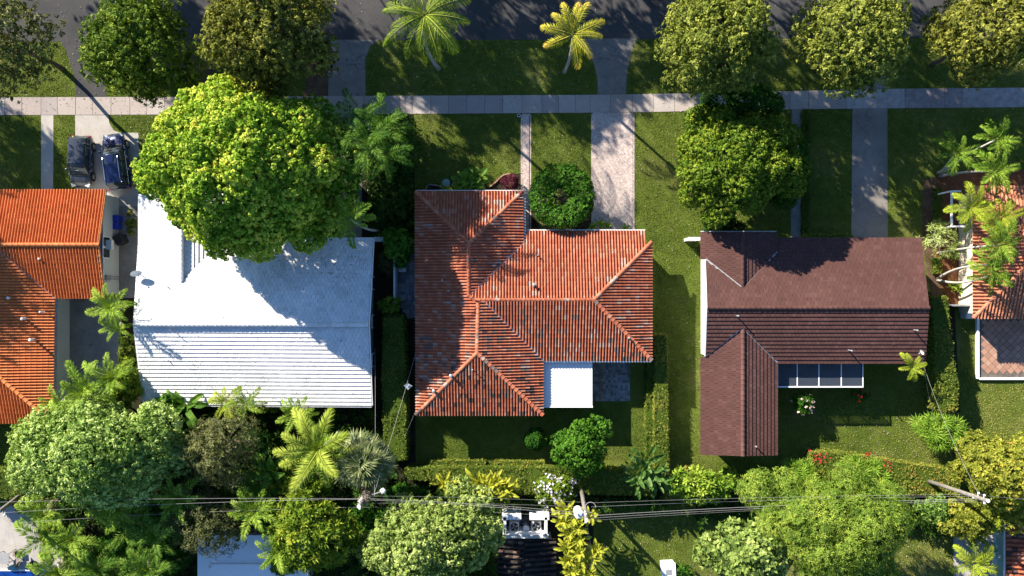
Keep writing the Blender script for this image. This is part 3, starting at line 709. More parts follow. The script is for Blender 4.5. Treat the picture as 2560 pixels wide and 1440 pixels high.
        if s.kind=='barrel': me.polygons.foreach_set('use_smooth',[False]*len(mb.f))
        me.update()
        for k,(o0,u,vs,nn) in enumerate(s.full):
            if k<s.maxobj:
                o=bpy.data.objects.new('tile',me); COL.objects.link(o); o.parent=root
                mat=Matrix(((u.x,vs.x,nn.x,o0.x-off.x),(u.y,vs.y,nn.y,o0.y-off.y),(u.z,vs.z,nn.z,o0.z-off.z),(0,0,0,1)))
                o.matrix_basis=mat
            else:
                t=s.rng.random()+0.001
                for q in s.tpl: s.stuff.add([o0+u*p[0]+vs*p[1]+nn*p[2] for p in q],[tuple(range(len(q)))],0,t)
        if s.stuff.f:
            o=s.stuff.build('tile_field',s.mat,root); o['kind']='stuff'
        cm=bpy.data.meshes.new('ridge_tile'); V=[];F=[]
        for e,(x,rr) in enumerate(((0,1.12),(1.06,0.92))):
            for k in range(7):
                a=PI*k/6; V.append((x,-math.cos(a)*rr,math.sin(a)*rr*0.75))
        for k in range(6): F.append((k,k+7,k+8,k+1))
        V+=[(0,0,0)]; 
        for k in range(6): F.append((14,k+1,k))
        cm.from_pydata(V,[],F); cm.materials.append(s.cap); cm.polygons.foreach_set('use_smooth',[k<6 for k in range(12)]); cm.update()
        for (a,d,r,l) in s.caps:
            o=bpy.data.objects.new('ridge_tile',cm); COL.objects.link(o); o.parent=root
            x=d; y=Vector((0,0,1)).cross(x).normalized()*r; z=x.cross(y).normalized()*r; p=a-off+Vector((0,0,l))
            o.matrix_basis=Matrix(((x.x,y.x,z.x,p.x),(x.y,y.y,z.y,p.y),(x.z,y.z,z.z,p.z),(0,0,0,1)))
        if s.flash.f: s.flash.build('valley_flashing',M[fl],root)
        return root
def vent(house,px,py,h,r=0.07,hh=0.45,mat='flashing',cap=True,name='vent_pipe'):
    T=P(px,py,h+hh); mb=MB(); mb.tube([(T.x,T.y,h-0.25),(T.x,T.y,h+hh)],r,8)
    o=mb.build(name,M[mat],house,smooth=False)
    if cap:
        m2=MB(); m2.ball((T.x,T.y,h+hh+0.02),r*1.45,8,5,zs=0.5); c=m2.build('cap',M[mat],None); c.parent=o; c.location=(0,0,0)
        c.data.transform(Matrix.Translation(-worldloc(o)))
    return o
# ------------------------------------------------------------------ ground, road, paths
def wp(pts,h=0): return [tuple(P(x,y,h)[:2]) for x,y in pts]
def sheet(name,pts,z,mat,kind='structure',world=False,label=None):
    p=pts if world else wp(pts)
    mb=MB(); mb.prism(p,z-0.25 if z>0.05 else z-0.06,z); o=mb.build(name,M[mat]); o['kind']=kind; return o
g=MB(); g.add([(-420,-420,0),(420,-420,0),(420,420,0),(-420,420,0)],[(0,1,2,3)]); o=g.build('lawn',M['lawn']); o['kind']='structure'
sheet('road',[(-3000,103),(0,104),(600,102),(1400,99),(2000,96),(2560,92),(5500,88),(5500,-260),(-3000,-240)],0.010,'asphalt')
XT=[-1500,0,560,820,1500,1900,2200,2560,4000]; YT=[246,243,242,240,237,230,222,219,205]
XB=[-1500,0,1035,1590,2000,2560,4000]; YB=[292,288,285,281,273,268,250]
yt=lambda x:float(np.interp(x,XT,YT)); yb=lambda x:float(np.interp(x,XB,YB))
sw=MB(); xs=[-1500,-600]+list(range(0,2561,160))+[3200,4000]
for a,b in zip(xs[:-1],xs[1:]): sw.prism(wp([(a,yt(a)),(b,yt(b)),(b,yb(b)),(a,yb(a))]),-0.02,0.014)
side=sw.build('sidewalk',M['joint']); side['kind']='structure'
joints=[-400+45.5*i for i in range(9)]+[12,55,103,144,189,232,278,325,367,412]+[457+45.2*i for i in range(1,13)]+[1031,1077,1121,1166,1212,1257,1305,1355,1397,1438,1475,1526,1581,1634,1686,1735,1783,1831,1880,1928,1975,2021,2067,2115,2262,2361,2405,2560]+[2605+45*i for i in range(9)]
joints=sorted(joints)
for i,(a,b) in enumerate(zip(joints[:-1],joints[1:])):
    q=MB(); e=0.5; top=0.030+0.006*math.sin(i*2.3)
    pts=wp([(a+e,yt(a)+0.3),(b-e,yt(b)+0.3),(b-e,yb(b)-0.3),(a+e,yb(a)-0.3)])
    q.prism(pts,0.0,top); old=a>2100
    o=q.build('slab',M['walk_old' if old else 'walk'],side)
# aprons between road and sidewalk
sheet('driveway_apron',[(150,101),(165,125),(186,190),(190,243),(266,243),(263,195),(245,130),(228,101)],0.014,'asphalt')
sheet('driveway_apron',[(812,100),(822,150),(820,240),(914,240),(913,150),(925,115),(950,99)],0.014,'asphalt_pale')
sheet('driveway_apron',[(1440,97),(1470,125),(1487,165),(1494,200),(1494,237),(1565,236),(1567,185),(1578,130),(1592,96)],0.014,'asphalt_pale')
sheet('driveway_apron',[(2125,94),(2140,130),(2150,223),(2216,221),(2214,150),(2230,92)],0.014,'asphalt_dark')
# private walks and drives
sheet('front_walk',[(103,288),(134,288),(133,474),(103,474)],0.020,'concrete')
drv=sheet('driveway',[(188,288),(272,288),(273,306),(284,326),(300,332),(346,332),(346,500),(345,745),(299,745),(299,520),(262,500),(190,480)],0.020,'concrete')
sheet('side_yard_paving',[(168,745),(300,745),(302,830),(300,1010),(168,1010)],0.016,'concrete_grey')
sheet('side_lane',[(299,515),(345,515),(344,745),(299,745)],0.026,'concrete_grey')
sheet('driveway',[(838,286),(905,286),(905,595),(850,595)],0.020,'concrete_grey')
sheet('front_walk',[(1979,273),(2005,273),(2006,597),(1977,597)],0.020,'concrete_grey')
sheet('driveway',[(2131,272),(2218,271),(2219,600),(2128,600)],0.020,'asphalt_dark')
sheet('garden_path',[(2306,450),(2342,440),(2345,520),(2330,600),(2342,680),(2365,760),(2340,775),(2322,700),(2305,600)],0.012,'leaflitter')
sheet('mulch_bed',[(2342,440),(2440,420),(2620,425),(2620,480),(2430,480),(2420,760),(2365,762),(2342,680),(2332,600),(2346,520)],0.008,'mulch')
sheet('rear_patio',[(-80,1268),(60,1262),(110,1290),(160,1400),(130,1428),(-80,1428)],0.020,'concrete')
sheet('rear_patio',[(2384,1325),(2400,1322),(2500,1330),(2510,1520),(2384,1520)],0.020,'concrete')
sheet('pool_coping',[(-80,1423),(122,1423),(122,1427),(-80,1427)],0.06,'white')
def water():
    m,t,b=base_mat('pool_water',0.08,0.5); n=noise(t,1.2,4,0.6); c=ramp(t,n,[(0.3,(0.004,0.03,0.16)),(0.7,(0.008,0.05,0.26))]); t.links.new(c,b.inputs['Base Color'])
    n2=noise(t,5,3,0.6); bump(t,b,n2,0.3,0.03); return m
M['pool']=water()
sheet('pool_water',[(-80,1427),(118,1427),(118,1560),(-80,1560)],0.012,'pool')
# soil under the trees and in the side strips
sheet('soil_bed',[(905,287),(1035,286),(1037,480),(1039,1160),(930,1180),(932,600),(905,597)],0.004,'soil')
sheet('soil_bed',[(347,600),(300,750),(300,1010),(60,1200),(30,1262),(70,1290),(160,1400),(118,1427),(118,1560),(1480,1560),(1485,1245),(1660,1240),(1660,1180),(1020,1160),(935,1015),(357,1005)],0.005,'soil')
sheet('soil_bed',[(440,104),(545,104),(540,215),(455,215)],0.004,'leaflitter')
sheet('soil_bed',[(770,150),(822,150),(820,240),(760,240)],0.004,'leaflitter')
sheet('soil_bed',[(1740,1175),(2400,1235),(2560,1180),(2560,1325),(2384,1325),(2330,1330),(2190,1285),(1740,1300)],0.004,'soil')
sheet('soil_bed',[(1062,480),(1075,461),(1112,466),(1145,440),(1172,425),(1190,440),(1225,470),(1262,436),(1303,434),(1303,480)],0.006,'soil')
sheet('soil_bed',[(1307,560),(1330,470),(1480,470),(1482,580),(1307,580)],0.006,'soil')
sheet('soil_bed',[(2320,730),(2385,735),(2400,1030),(2330,1040),(2318,900)],0.004,'soil')

# brick pavers (small: joined) for the centre walk and drive
def herring(name,poly_px,bx=0.195,by=0.095,mat='brickpaver',border=True):
    poly=wp(poly_px); a=np.array(poly); lo=a.min(0); hi=a.max(0); c=(lo+hi)/2
    sheet(name,poly_px,0.012,'joint')
    mb=MB(); rng=random.Random(3); pb=0.10 if border else 0
    inner=[(lo[0]+pb,lo[1]+pb),(hi[0]-pb,hi[1]-pb)]
    cell=0.1; R=int(max(hi-lo)/cell/1.2)+6; ca=math.cos(PI/4); sa=ca
    for i in range(-R*2,R*2):
        for j in range(-R*2,R*2):
            k=(i-j)%4
            if k==0: cx,cy,w,h=i*cell+0.1,j*cell+0.05,bx,by
            elif k==3: cx,cy,w,h=i*cell+0.05,j*cell+0.1,by,bx     # vertical brick
            else: continue
            x=cx*ca-cy*sa+c[0]; y=cx*sa+cy*ca+c[1]
            if not(inner[0][0]+0.03<x<inner[1][0]-0.03 and inner[0][1]+0.03<y<inner[1][1]-0.03): continue
            z=0.030+rng.random()*0.006
            mb.box((x,y,z-0.015),(w,h,0.03),PI/4,0,rng.random()+0.001,bottom=False)
    if border:
        y=lo[1]
        while y<hi[1]-0.1:
            for x in (lo[0]+0.05,hi[0]-0.05): mb.box((x,y+0.05,0.017),(0.2 if False else 0.095,0.092,0.03),0,0,rng.random()+0.001,bottom=False)
            y+=0.1
        x=lo[0]+0.1
        while x<hi[0]-0.15:
            mb.box((x+0.05,hi[1]-0.05,0.017),(0.092,0.19,0.03),0,0,rng.random()+0.001,bottom=False); x+=0.1
    o=mb.build('brick_paving',M[mat]); o['kind']='stuff'; return o
herring('driveway',[(1478,283),(1586,283),(1586,582),(1478,582)])
herring('front_walk',[(1302,286),(1328,286),(1328,582),(1302,582)])
def grid_pavers(base,px0,py0,px1,py1,nx,ny,mat,merge=0.25,seed=1,objs=True,cut=None,rot=0.0):
    root=sheet(base,[(px0,py0),(px1,py0),(px1,py1),(px0,py1)],0.012,'joint'); rng=random.Random(seed)
    dx=(px1-px0)/nx; dy=(py1-py0)/ny; used=set(); mb=MB(); n=0
    for j in range(ny):
        for i in range(nx):
            if (i,j) in used: continue
            w=h=1
            r=rng.random()
            if r<merge and i+1<nx and (i+1,j) not in used: w=2
            elif r<merge*1.7 and j+1<ny: h=2
            for a in range(w):
                for b in range(h): used.add((i+a,j+b))
            x0,y0,x1,y1=px0+i*dx,py0+j*dy,px0+(i+w)*dx,py0+(j+h)*dy
            if cut and cut((x0+x1)/2,(y0+y1)/2): continue
            A=P(x0,y0);B=P(x1,y1); c=((A.x+B.x)/2,(A.y+B.y)/2,0.02+rng.random()*0.006)
            d=(abs(B.x-A.x)-0.02,abs(B.y-A.y)-0.02,0.03)
            if objs:
                q=MB(); q.box(c,d,rng.gauss(0,0.01),bottom=False); q.build('paver',M[mat],root)
            else: mb.box(c,d,rng.gauss(0,0.02),0,rng.random()+0.001,bottom=False)
    if not objs: o=mb.build('paver_field',M[mat],root); o['kind']='stuff'
    return root
grid_pavers('side_patio',991,598,1045,796,5,18,'slab',0.18,4)
ell=lambda x,y:(x>1560 and y<940 and ((x-1600)/40)**2+((y-940)/40)**2<1)
grid_pavers('rear_paving',1514,898,1575,1003,10,16,'greypaver',0.3,5,objs=False,cut=lambda x,y:((x-1612)/46)**2+((y-945)/48)**2<1 and y<945)
grid_pavers('rear_paving',1478,898,1514,1003,6,17,'cobble',0.3,6,objs=False)
# terracotta terrace, tiles laid diagonally
tr=sheet('rear_terrace',[(2444,790),(2760,790),(2760,944),(2444,944)],0.10,'joint')
A0=P(2452,796,0.11);B0=P(2760,940,0.11); rng=random.Random(8); cs=0.44; tm=bpy.data.meshes.new('floor_tile')
q=MB(); q.box((0,0,0),(cs-0.03,cs-0.03,0.03),PI/4,bottom=False); tm.from_pydata(q.v,[],q.f); tm.materials.append(M['terra'])
step=cs/math.sqrt(2)
for i in range(0,40):
    for j in range(0,18):
        if (i+j)%2: continue
        x=A0.x+0.3+i*step; y=A0.y-0.3-j*step
        if x>B0.x or y<B0.y+0.25: continue
        o=bpy.data.objects.new('floor_tile',tm); COL.objects.link(o); o.parent=tr; o.location=(x,y,0.105+rng.random()*0.006)
e=thing('garden_wall','low white kerb wall edging the terracotta terrace','wall',P(2444,944))
mb=MB(); a=P(2441,795);b=P(2441,946);c=P(2760,946)
mb.box(((a.x+b.x)/2,(a.y+b.y)/2,0.12),(0.20,abs(a.y-b.y),0.30)); mb.build('kerb_wall',M['white'],e)
mb=MB(); mb.box(((b.x+c.x)/2+0.1,b.y,0.12),(abs(c.x-b.x),0.18,0.28)); mb.build('kerb_wall',M['white'],e)

# real grass blades on every lawn
LAWNS=[[(-80,103),(-80,243),(189,243),(186,190),(165,125),(150,103)],
[(267,242),(264,195),(246,130),(229,103),(440,104),(455,215),(540,215),(545,104),(810,104),(770,150),(760,240)],
[(915,239),(914,150),(926,117),(950,103),(1438,100),(1469,127),(1486,165),(1493,200),(1493,236)],
[(1568,235),(1569,185),(1580,130),(1594,100),(2123,97),(2138,130),(2148,222)],
[(2218,219),(2216,150),(2232,96),(2640,92),(2640,217)],
[(-80,290),(102,290),(102,474),(-80,474)],[(135,290),(187,290),(187,474),(135,474)],
[(274,290),(470,290),(470,480),(348,482),(348,330),(302,330),(287,324),(276,306)],
[(1036,287),(1300,286),(1300,434),(1262,436),(1225,470),(1190,440),(1172,425),(1145,440),(1112,466),(1075,461),(1062,476),(1036,476)],
[(1330,286),(1476,284),(1476,480),(1330,480)],
[(1588,283),(1977,275),(1975,590),(1752,588),(1752,1165),(1700,1178),(1674,1178),(1672,837),(1640,837),(1640,640),(1588,600)],
[(2007,274),(2129,273),(2127,585),(2007,585)],[(2220,272),(2640,268),(2640,425),(2342,438),(2306,450),(2303,592),(2220,592)],
[(1032,1042),(1362,1042),(1362,1018),(1478,1018),(1478,1006),(1577,1006),(1577,935),(1595,905),(1618,905),(1620,1060),(1608,1130),(1590,1150),(1050,1155),(1032,1125)],
[(1945,972),(2160,972),(2160,912),(2318,912),(2330,1040),(2400,1175),(2060,1128),(2030,1170),(1760,1175),(1672,1180),(1752,1150),(1945,1145)],
[(2402,800),(2440,800),(2440,948),(2640,948),(2640,1110),(2420,1100),(2402,1030)],
[(1488,1250),(1700,1250),(1760,1300),(1790,1530),(1500,1530)],[(2200,1290),(2330,1335),(2382,1330),(2382,1530),(2210,1530)],
[(-80,1060),(60,1060),(30,1120),(20,1185),(-80,1190)]]
def grass():
    rng=np.random.default_rng(11); X=[];Y=[]
    for L in LAWNS:
        p=wp(L); n=int(area(p)*230); x,y=sample_poly(p,n,rng); X.append(x); Y.append(y)
    x=np.concatenate(X); y=np.concatenate(Y)
    bare=np.sin(x*0.9+2*np.sin(y*0.37))*np.sin(y*1.1+1.7*np.sin(x*0.53))+0.5*np.sin(x*3.1+y*2.3); k=(bare+rng.normal(0,0.25,len(x)))<1.05; x=x[k]; y=y[k]; n=len(x)
    a=rng.random(n)*2*PI; h=0.035+0.045*rng.random(n); w=0.016+0.012*rng.random(n); ln=0.045*rng.random(n)
    dx,dy=np.cos(a),np.sin(a); b=rng.random(n)*2*PI
    V=np.stack([np.column_stack([x-dx*w,y-dy*w,np.zeros(n)]),np.column_stack([x+dx*w,y+dy*w,np.zeros(n)]),np.column_stack([x+np.cos(b)*ln,y+np.sin(b)*ln,h])],1).reshape(-1,3)
    F=np.arange(3*n).reshape(-1,3)
    t=0.45+0.20*np.sin(x*0.35+1)*np.sin(y*0.41)+0.13*np.sin(x*1.3+np.sin(y))*np.sin(y*1.7)+rng.normal(0,0.19,n)+np.clip((x-24)/14,0,1)*np.clip((-4-y)/4,0,1)*0.40
    o=np_mesh('grass_blades',V,F,np.clip(t,0,1),M['blade']); o['kind']='stuff'; o['label']='short turf of single grass blades on the lawns'
grass()
def litter():
    rng=np.random.default_rng(12); X=[];Y=[];Z=[]
    for poly,n,z in (([(-60,105),(2640,95),(2640,280),(-60,290)],2600,0.05),([(280,290),(1030,290),(1030,480),(345,480),(345,330)],900,0.06),([(1036,287),(2640,275),(2640,590),(1036,570)],1300,0.06),([(1600,600),(1750,600),(1750,1180),(1600,1180)],250,0.06),([(1945,970),(2400,970),(2400,1160),(1945,1140)],500,0.06),([(-60,-120),(2640,-120),(2640,105),(-60,105)],900,0.03),([(1490,1250),(1780,1250),(1780,1440),(1490,1440)],350,0.06),([(2200,1280),(2520,1280),(2520,1440),(2200,1440)],500,0.05)):
        x,y=sample_poly(wp(poly),n,rng); X.append(x);Y.append(y);Z.append(np.full(n,z))
    C=np.column_stack([np.concatenate(X),np.concatenate(Y),np.concatenate(Z)]); n=len(C)
    V,F,T=rosettes(C,np.tile([0,0,1.0],(n,1))+rng.normal(0,.2,(n,3)),1,0.13,0.06,0.1,rng,rng.random(n)); o=np_mesh('fallen_leaves',V,F,T,M['drybrown']); o['kind']='stuff'; o['label']='dry fallen leaves on the lawns, road and walks'
litter()

# ------------------------------------------------------------------ houses
def wallbox(t,pts,h,z,mat,name='wall',zlist=None):
    p=[tuple(P(x,y,h)[:2]) for x,y in pts]; mb=MB(); mb.prism(p,-0.05,zlist or z); return mb.build(name,M[mat],t)
def bar(t,a,b,w,d,mat,name,z=None):
    """straight rectangular bar between 3-D points"""
    a=Vector(a);b=Vector(b); u=(b-a); L=u.length; u.normalize(); q=Vector((-u.y,u.x,0)); 
    if q.length<0.01: q=Vector((1,0,0))
    q.normalize(); n=u.cross(q); vs=[]
    for p in (a,b):
        for s1,s2 in ((-1,-1),(1,-1),(1,1),(-1,1)): vs.append(p+q*(s1*w/2)+n*(s2*d/2))
    mb=MB(); mb.add(vs,[(0,3,2,1),(4,5,6,7),(0,1,5,4),(1,2,6,5),(2,3,7,6),(3,0,4,7)]); return mb.build(name,M[mat],t)
# A: orange roof, left
A=thing('house','white house under the bright orange barrel tile roof','house',P(120,760))
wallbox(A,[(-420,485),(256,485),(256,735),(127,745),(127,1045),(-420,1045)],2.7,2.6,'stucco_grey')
r=Roof(A,'barrel',0.235,0.41,M['orange_tile'],M['deck'],M['orange_tile'],1)
ra=r.plane([(-300,475),(265,475)],2.7,14,[(-300,475),(265,475),(246,612),(-300,612)])
rb=r.plane([(139,745),(262,745)],2.7,14,[(246,613),(262,745),(139,745),(0,628),(-15,613)])
rc=r.plane([(137,742),(133,1057)],2.7,14,[(137,743),(133,1057),(-150,815),(-150,613),(-15,613)])
rd=r.plane([(133,1057),(-433,1057)],2.7,14,[(133,1057),(-433,1057),(-150,815)])
re_=r.plane([(-433,1057),(-433,613)],2.7,14,[(-433,1057),(-433,613),(-150,613),(-150,815)])
r.ridge(ra(-300,612),ra(248,612),0.16,0.45,0.06); r.ridge(rc(133,1057),rc(-150,815),0.15,0.42,0.07)
r.ridge(ra(265,475)+Vector((0,0,-.02)),ra(247,610),0.09,0.42,0.04); r.ridge(rb(262,745),rb(247,615),0.09,0.42,0.04)
r.valley(rb(139,745),rb(0,628)); r.finish()
bar(A,rc(139,744)+Vector((0.05,0,-0.08)),rc(135,1055)+Vector((0.05,0,-0.08)),0.10,0.10,'flashing','gutter')
for (x,y) in ((20,745),(55,797),(75,850),(97,647),(100,780)): vent(A,x,y,3.4,0.06 if x in(97,100) else 0.09,0.35,'offwhite')
wx=-32.73; win=MB(); y0=P(0,591,2.2).y; y1=P(0,646,2.2).y
win.box((wx+0.03,(y0+y1)/2,2.2),(0.06,abs(y0-y1),1.1)); w=win.build('window',M['white'],A)
for a,b in ((y0,(y0+y1)/2),((y0+y1)/2,y1)):
    q=MB(); q.box((wx+0.07,(a+b)/2,2.2),(0.03,abs(a-b)-0.16,0.96)); q.build('pane',M['glass'],w)
q=MB(); q.box((wx+0.28,(y0*0.62+y1*0.38),2.15),(0.5,0.75,0.42)); q.build('window_air_conditioner',M['offwhite'],A)
q=MB(); ym=P(0,694,2).y; q.box((wx+0.08,ym,2.0),(0.16,0.42,0.75)); q.build('meter_box',M['flashing'],A)
q=MB(); q.tube([(wx+0.05,ym-0.1,0),(wx+0.05,ym-0.1,1.65)],0.03,6); q.tube([(wx+0.05,ym+0.1,0),(wx+0.05,ym+0.1,1.65)],0.03,6); q.build('conduit',M['flashing'],A)
q=MB(); yy=P(0,860).y; q.tube([(-37.0,P(0,840).y,2.2),(-37.0,P(0,840).y,0.1)],0.04,6); q.build('downpipe',M['offwhite'],A)
# B: white roof
B=thing('house','house under the broad white painted flat tile roof','house',P(640,800))
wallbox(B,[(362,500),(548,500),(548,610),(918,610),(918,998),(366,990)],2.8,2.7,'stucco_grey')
r=Roof(B,'flat',0.33,0.335,M['white_tile'],M['deck_white'],M['white_tile'],2)
p1=r.plane([(563,595),(933,595)],2.8,14,[(563,595),(933,595),(921,812),(563,812)])
r.plane([(563,595),(933,595)],2.8,14,[(452,705),(563,597),(563,812),(452,812)])
r.plane([(563,595),(933,595)],2.8,14,[(360,603),(452,705),(452,812),(333,812),(346,603)])
p2=r.plane([(357,1010),(929,1013)],2.75,14,[(333,812),(921,812),(929,1013),(357,1010)])
p3=r.plane([(347,485),(347,603)],2.8,14,[(347,485),(455,483),(453,603),(346,603)]); r.plane([(347,485),(347,603)],2.8,14,[(453,603),(453,705),(360,603)])
p4=r.plane([(563,484),(563,597)],2.8,14,[(455,483),(563,484),(563,597),(453,705)])
r.ridge(p1(335,812),p1(921,812),0.16,0.36,0.03); r.ridge(p3(455,484),p3(454,703),0.14,0.36,0.03)
r.valley(p3(360,603),p3(451,703),0.05); r.valley(p4(563,597),p4(455,703),0.05); r.finish()
bar(B,p1(934,595)+Vector((.05,0,.02)),p1(922,812)+Vector((.05,0,.02)),0.07,0.16,'white','rake_board'); bar(B,p2(930,1013)+Vector((.05,0,.02)),p2(922,813)+Vector((.05,0,.02)),0.07,0.16,'white','rake_board')
bar(B,p2(357,1012)+Vector((0,-.06,-.06)),p2(929,1015)+Vector((0,-.06,-.06)),0.10,0.12,'white','gutter')
for f in (0.25,0.5,0.75):
    wx2=p1(933,595).x-0.62; yv=P(0,610+390*f,2.7).y; mb=MB(); mb.box((wx2+0.42,yv,1.7),(0.05,1.1,1.1)); w=mb.build('window',M['offwhite'],B)
    q=MB(); q.box((wx2+0.45,yv,1.7),(0.03,0.94,0.94)); q.build('pane',M['glass'],w)
for (x,y,h,hh,rr) in ((415,717,3.9,0.25,0.04),(425,825,4.3,0.5,0.035),(687,677,3.4,0.15,0.05),(850,852,4.2,0.15,0.06),(419,902,3.7,0.15,0.04)): vent(B,x,y,h,rr,hh,'flashing',cap=False)
_g=np.random.default_rng(13); _c=[]
for _i in range(620):
    if _i%3: _x,_y=_g.normal(800,85),_g.normal(640,40)
    else: _x,_y=_g.uniform(350,925),_g.uniform(600,1005)
    if not(565<_x<925 and 600<_y<1000) and not (_y>720 and 350<_x<925): continue
    _f=p1 if _y<808 else p2; _c.append(tuple(_f(_x,min(_y,1005))+Vector((0,0,0.09))))
_c=np.array(_c); V,F,T=rosettes(_c,np.tile([0,0,1.0],(len(_c),1))+_g.normal(0,.2,(len(_c),3)),1,0.13,0.06,0.05,_g,_g.random(len(_c))); o=np_mesh('fallen_leaves',V,F,T,M['drybrown']); o['kind']='stuff'; o['label']='dry leaves fallen on the white roof'
# C: red barrel tile roof, centre
Cc=thing('house','centre house under the weathered red barrel tile roof','house',P(1300,780))
wallbox(Cc,[(1056,492),(1292,492),(1292,592),(1600,592),(1612,620),(1612,885),(1340,885),(1340,1022),(1056,1022)],2.8,2.5,'stucco')
r=Roof(Cc,'barrel',0.235,0.39,M['red_tile'],M['deck'],M['red_tile'],3)
PT=18
a1=r.plane([(1039,479),(1306,479)],2.9,PT,[(1039,479),(1306,479),(1172,608)])
a2=r.plane([(1307,478),(1309,608)],2.9,PT,[(1306,479),(1309,608),(1173,740),(1172,608)])
a3=r.plane([(1309,578),(1613,578)],2.60,PT,[(1309,578),(1613,578),(1613,620),(1485,750),(1309,750)])
r.plane([(1309,578),(1613,578)],2.60,PT,[(1309,608),(1309,750),(1185,750),(1173,738)])
a4=r.plane([(1629,605),(1629,900)],2.9,PT,[(1629,605),(1629,900),(1485,750)])
a5=r.plane([(1357,900),(1629,900)],2.9,PT,[(1629,900),(1357,900),(1212,752),(1485,750)])
a6=r.plane([(1357,900),(1357,1037)],2.9,PT,[(1357,900),(1357,1037),(1193,882),(1195,755),(1212,752)])
a7=r.plane([(1040,1037),(1357,1037)],2.9,PT,[(1040,1037),(1357,1037),(1193,882)])
a8=r.plane([(1039,480),(1039,1037)],2.9,PT,[(1039,480),(1172,608),(1172,745),(1039,745)])
r.plane([(1039,480),(1039,1037)],2.9,PT,[(1039,745),(1172,745),(1195,757),(1193,880),(1040,1037)])
for (fa,x1,y1,fb,x2,y2) in ((a1,1039,479,a1,1172,608),(a1,1306,479,a1,1172,608),(a8,1172,608,a8,1172,738),(a8,1172,738,a3,1187,751),(a3,1187,750,a3,1485,750),(a4,1629,605,a4,1485,750),(a5,1629,900,a5,1485,750),(a8,1195,757,a8,1193,882),(a7,1040,1037,a7,1193,882),(a7,1357,1037,a7,1193,882)):
    r.ridge(fa(x1,y1),fb(x2,y2),0.15,0.38,0.06)
r.valley(a2(1309,608),a2(1174,739)); r.valley(a5(1357,899),a5(1213,754)); r.finish()
bar(Cc,a3(1309,577)+Vector((0,0.06,0.02)),a3(1613,577)+Vector((0,0.06,0.02)),0.09,0.10,'offwhite','gutter'); bar(Cc,a1(1039,478)+Vector((0,0.06,0.02)),a1(1309,478)+Vector((0,0.06,0.02)),0.06,0.10,'offwhite','gutter')
bar(Cc,a2(1311,480)+Vector((0.04,0,0)),a2(1311,606)+Vector((0.04,0,0)),0.08,0.10,'flashing','gutter')
bar(Cc,a5(1357,902)+Vector((0,-0.06,0)),a5(1629,902)+Vector((0,-0.06,0)),0.08,0.10,'offwhite','gutter')
for (x,y,h,rr,hh) in ((1335,712,4.1,0.12,0.4),(1345,638,3.5,0.05,0.3),(1127,940,3.9,0.13,0.45),(1084,978,3.4,0.13,0.45),(1071,971,3.3,0.06,0.4),(1181,925,4.2,0.05,0.4),(1105,700,3.9,0.06,0.3),(1121,728,4.0,0.06,0.3),(1573,845,3.5,0.08,0.3)): vent(Cc,x,y,h,rr*0.85,hh,'flashing')
# flat white patio cover behind C: insulated panels
pr=thing('patio_cover','flat white panelled patio cover joined to the red tiled house','patio roof',P(1419,958)); zc=2.55
n=4
for i in range(n):
    x0=1358+(1481-1358)*i/n; x1=1358+(1481-1358)*(i+1)/n; a=P(x0,899,zc);b=P(x1,1015,zc); q=MB(); q.box(((a.x+b.x)/2,(a.y+b.y)/2,zc-0.05),(abs(b.x-a.x)-0.014,abs(a.y-b.y),0.10)); q.build('roof_panel',M['white_panel'],pr)
a=P(1358,1015,zc);b=P(1481,1015,zc); q=MB(); q.box(((a.x+b.x)/2,a.y-0.06,zc-0.02),(abs(b.x-a.x)+0.06,0.11,0.15)); q.build('gutter',M['white'],pr)
for x in (1364,1475): 
    a=P(x,1010,zc); q=MB(); q.box((a.x,a.y,1.2),(0.09,0.09,2.4)); q.build('post',M['white'],pr)
# D: brown flat tile roof
D=thing('house','house under the dark brown flat tile roof','house',P(2040,800))
gx=15.73
dm=MB(); yA=P(0,608,2.8).y; yR=P(0,769,4.7).y; yB=P(0,893,3.3).y
dm.prism([(gx,yA),(P(2298,608,2.8).x-0.4,yA),(P(2298,608,2.8).x-0.4,yB),(gx,yB)],-0.05,2.75); dm.build('wall',M['stucco'],D)
dm=MB(); dm.add([(gx,P(0,620,2.9).y,2.6),(gx,P(0,895,3.2).y,2.6),(gx,P(0,895,3.2).y,3.25),(gx,yR,4.78),(gx,P(0,620,2.9).y,3.0),(gx+.2,P(0,620,2.9).y,2.6),(gx+.2,P(0,895,3.2).y,2.6),(gx+.2,P(0,895,3.2).y,3.25),(gx+.2,yR,4.78),(gx+.2,P(0,620,2.9).y,3.0)],[(4,3,2,1,0),(5,6,7,8,9),(0,1,6,5),(1,2,7,6),(2,3,8,7),(3,4,9,8),(4,0,5,9)]); dm.build('gable_wall',M['stucco'],D)
for k in range(6):
    q=MB(); yq=P(0,690+22*k,3.6).y; q.box((gx-0.02,yq,3.35+0.09*k),(0.05,0.28,0.05)); q.build('vent_slot',M['flashing'],D)
wallbox(D,[(1784,596),(1928,596),(1928,640),(1784,640)],3.3,2.9,'stucco'); wallbox(D,[(1784,880),(1928,880),(1928,1122),(1784,1122)],3.3,2.9,'stucco')
r=Roof(D,'flat',0.33,0.335,M['brown_tile'],M['deck_dark'],M['brown_tile'],4)
b1=r.plane([(1941,595),(2303,595)],2.9,20,[(1941,595),(2303,594),(2323,770),(1941,770)])
r.plane([(1941,595),(2303,595)],2.9,20,[(1857,722),(1941,630),(1941,770),(1857,770)])
b3=r.plane([(1941,595),(2303,595)],2.9,20,[(1764,648),(1857,722),(1857,770),(1768,770)])
b4=r.plane([(1943,908),(2313,908)],3.3,20,[(1768,770),(1857,770),(1857,818),(1764,892)])
r.plane([(1943,908),(2313,908)],3.3,20,[(1857,770),(1943,770),(1943,907),(1857,818)])
